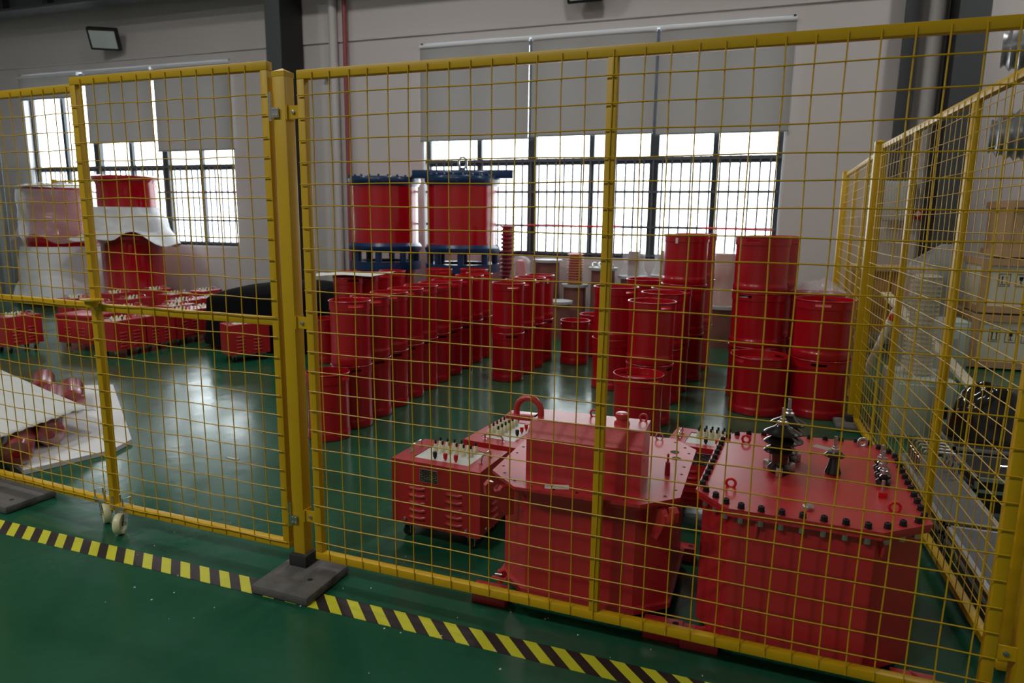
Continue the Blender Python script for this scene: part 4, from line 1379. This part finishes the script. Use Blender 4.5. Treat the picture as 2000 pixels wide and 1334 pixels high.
t = thing('cabinet', 'pale green steel cabinet carrying the wrapped insulator', 'cabinet', (1.26, 5.55, 0))
MB().bbox(-0.24, 0.14, -0.25, 0.25, 0.0, 0.43, 0.008).build('body', 'pale_green', t)
MB().bbox(-0.22, 0.12, -0.262, -0.25, 0.03, 0.40, 0.004).build('door', 'pale_green', t)
MB().box(0.07, 0.09, -0.275, -0.262, 0.18, 0.26).build('handle', 'black', t, 0)
t = thing('cabinet', 'tall pale green steel cabinet behind the side fence', 'cabinet', (1.83, 7.72, 0))
MB().bbox(-0.2, 0.2, -0.2, 0.2, 0, 0.58, 0.008).build('body', 'pale_green', t)
MB().bbox(-0.18, 0.18, -0.212, -0.2, 0.02, 0.55, 0.004).build('door', 'pale_green', t)
MB().box(-0.1, 0.1, -0.216, -0.212, 0.33, 0.42).build('label_plate', 'grey_box', t, 0)
t = thing('wrapped_insulator', 'ribbed insulator in clear plastic on the pale green cabinet', 'insulator', (1.19, 5.55, 0.43))
MB().lathe(sheds(0.075, 0.10, 0.0, 0.72, 22), 24).build('insulator', 'cream', t)


def bagfn(u, v):
    a = 2 * pi * u
    n_ = noise.noise(Vector((cos(a) * 2, sin(a) * 2, v * 3 + 9)))
    rr = 0.125 + 0.03 * n_ + 0.09 * max(0, 0.18 - v)
    if v > 0.86:
        rr *= 1 - 0.75 * (v - 0.86) / 0.14
    return (rr * cos(a) * 1.15 + 0.10 * max(0, v - 0.84) / 0.16, rr * sin(a), 0.005 + 0.93 * v)


MB().grid(bagfn, 48, 26).build('plastic_bag', 'milky_film', t, 28)
t = thing('warning_rack', 'red and white striped pole end leaning behind the side fence', 'pole', (1.16, 6.6, 0), 0.0)
for k in range(6):
    MB().cyl((0.0 + 0.02 * k, 0, 0.62 + 0.055 * k), (0.02 + 0.02 * k, 0, 0.62 + 0.055 * (k + 1)), 0.035, 12).build('band', 'red_plastic' if k % 2 else 'panel_white', t)
MB().cyl((-0.2, 0, 0), (0.0, 0, 0.62), 0.03, 12).build('shaft', 'panel_white', t)
pa, pb = Vector((1.10, 6.5, 0.92)), Vector((1.62, 4.97, 0.245))
o = MB().box(-0.04, 0.04, -0.012, 0.012, 0, (pb - pa).length).build('plank', 'cream', None, 0, loc=pa)
o.rotation_euler = (pb - pa).to_track_quat('Z', 'Y').to_euler()
tag(o, 'cream plank slanting down behind the side fence', 'plank')


def flight_case(x0, x1, y0, y1, h, label, topmat='case_grey', z0=0.0):
    t = thing('flight_case', label, 'case', ((x0 + x1) / 2, (y0 + y1) / 2, z0), 0, 'aluminium flight cases behind the side fence')
    hx, hy = (x1 - x0) / 2, (y1 - y0) / 2
    MB().box(-hx + 0.004, hx - 0.004, -hy + 0.004, hy - 0.004, 0.003, h - 0.003).build('shell', 'case_black', t, 0)
    MB().box(-hx + 0.018, hx - 0.018, -hy + 0.018, hy - 0.018, h - 0.004, h - 0.001).build('lid_panel', topmat, t, 0)
    e = 0.018
    for sx in (-1, 1):
        for z_ in (0, h * 0.6, h - e):
            MB().box(*(sorted((sx * hx, sx * (hx - e)))), -hy, hy, z_, z_ + e).build('edge_rail', 'alu', t, 0)
        for sy in (-1, 1):
            MB().box(*(sorted((sx * hx, sx * (hx - e)))), *(sorted((sy * hy, sy * (hy - e)))), 0, h).build('corner_rail', 'alu', t, 0)
    for sy in (-1, 1):
        for z_ in (0, h * 0.6, h - e):
            MB().box(-hx, hx, *(sorted((sy * hy, sy * (hy - e)))), z_, z_ + e).build('edge_rail', 'alu', t, 0)
    for yy in (-hy * 0.5, hy * 0.5):
        MB().bbox(-hx - 0.006, -hx, yy - 0.025, yy + 0.025, h * 0.45, h * 0.75, 0.002).build('latch', 'chrome', t)
    return t


flight_case(0.915, 1.17, 2.55, 3.38, 0.165, 'flat aluminium-edged grey case nearest the fence corner')
flight_case(0.905, 1.15, 3.42, 4.42, 0.165, 'flat aluminium-edged grey case below the chrome frame')
fc = flight_case(1.19, 1.62, 4.0, 4.42, 0.20, 'black case with aluminium edges and a top handle', 'case_black')
flight_case(1.19, 1.70, 4.46, 5.0, 0.22, 'black aluminium-edged case carrying the shiny bag', 'case_black')
bh = [(-0.09, 0, 0), (-0.08, 0, 0.04), (0.08, 0, 0.04), (0.09, 0, 0)]
MB().tube(bh, 0.008, 8).build('handle', 'chrome', fc, loc=(0, -0.1, 0.20))


def bagf(u, v):
    a = 2 * pi * u
    th = pi * v * 0.5
    n_ = noise.noise(Vector((cos(a) * 1.5, sin(a) * 1.5, v * 2 + 3)))
    k = 0.2 + 0.03 * n_
    return (k * 1.05 * cos(a) * cos(th) ** 0.6, k * 0.8 * sin(a) * cos(th) ** 0.6, 0.004 + 0.31 * sin(th) * (1 + 0.15 * n_) + 0.02 * n_ * (v > 0))


tag(MB().grid(bagf, 48, 18).build('bag', 'black_gloss', None, 40, loc=(1.42, 4.74, 0.222)), 'shiny black bag on top of a black case', 'bag')
t = thing('wire_rack', 'chrome wire rack on the flat case beside the side fence', 'rack', (1.03, 4.18, 0.167))
for k in range(5):
    MB().tube([(-0.09, -0.12 + 0.06 * k, 0), (-0.09, -0.12 + 0.06 * k, 0.10), (-0.07, -0.12 + 0.06 * k, 0.13), (0.07, -0.12 + 0.06 * k, 0.13), (0.09, -0.12 + 0.06 * k, 0.10), (0.09, -0.12 + 0.06 * k, 0)], 0.006, 8).build('wire_hoop', 'chrome', t)
for sx in (-0.09, 0.09):
    for z_ in (0.008, 0.08):
        MB().cyl((sx, -0.14, z_), (sx, 0.14, z_), 0.006, 8).build('side_wire', 'chrome', t)

# small debris on the floor near the tape
rnd = random.Random(4)
db = MB()
for k in range(46):
    x_, y_ = rnd.uniform(-2.6, 0.4), rnd.uniform(1.75, 2.55)
    s = rnd.uniform(0.0015, 0.0045)
    db.prism([(x_ + s * cos(a) * rnd.uniform(0.6, 1.2), y_ + s * sin(a) * rnd.uniform(0.6, 1.2)) for a in (0, 1.2, 2.5, 3.8, 5.1)], 0.0, 0.0025)
for (x_, y_) in ((-2.98, 3.28), (-2.82, 3.5)):
    db.prism([(x_ - 0.05, y_), (x_ + 0.04, y_ - 0.01), (x_ + 0.05, y_ + 0.008), (x_ - 0.04, y_ + 0.015)], 0.0, 0.003)
stuff(tag(db.build('paint_flakes', 'panel_white', None, 0), 'tiny white paint flakes scattered on the green floor', 'debris'))
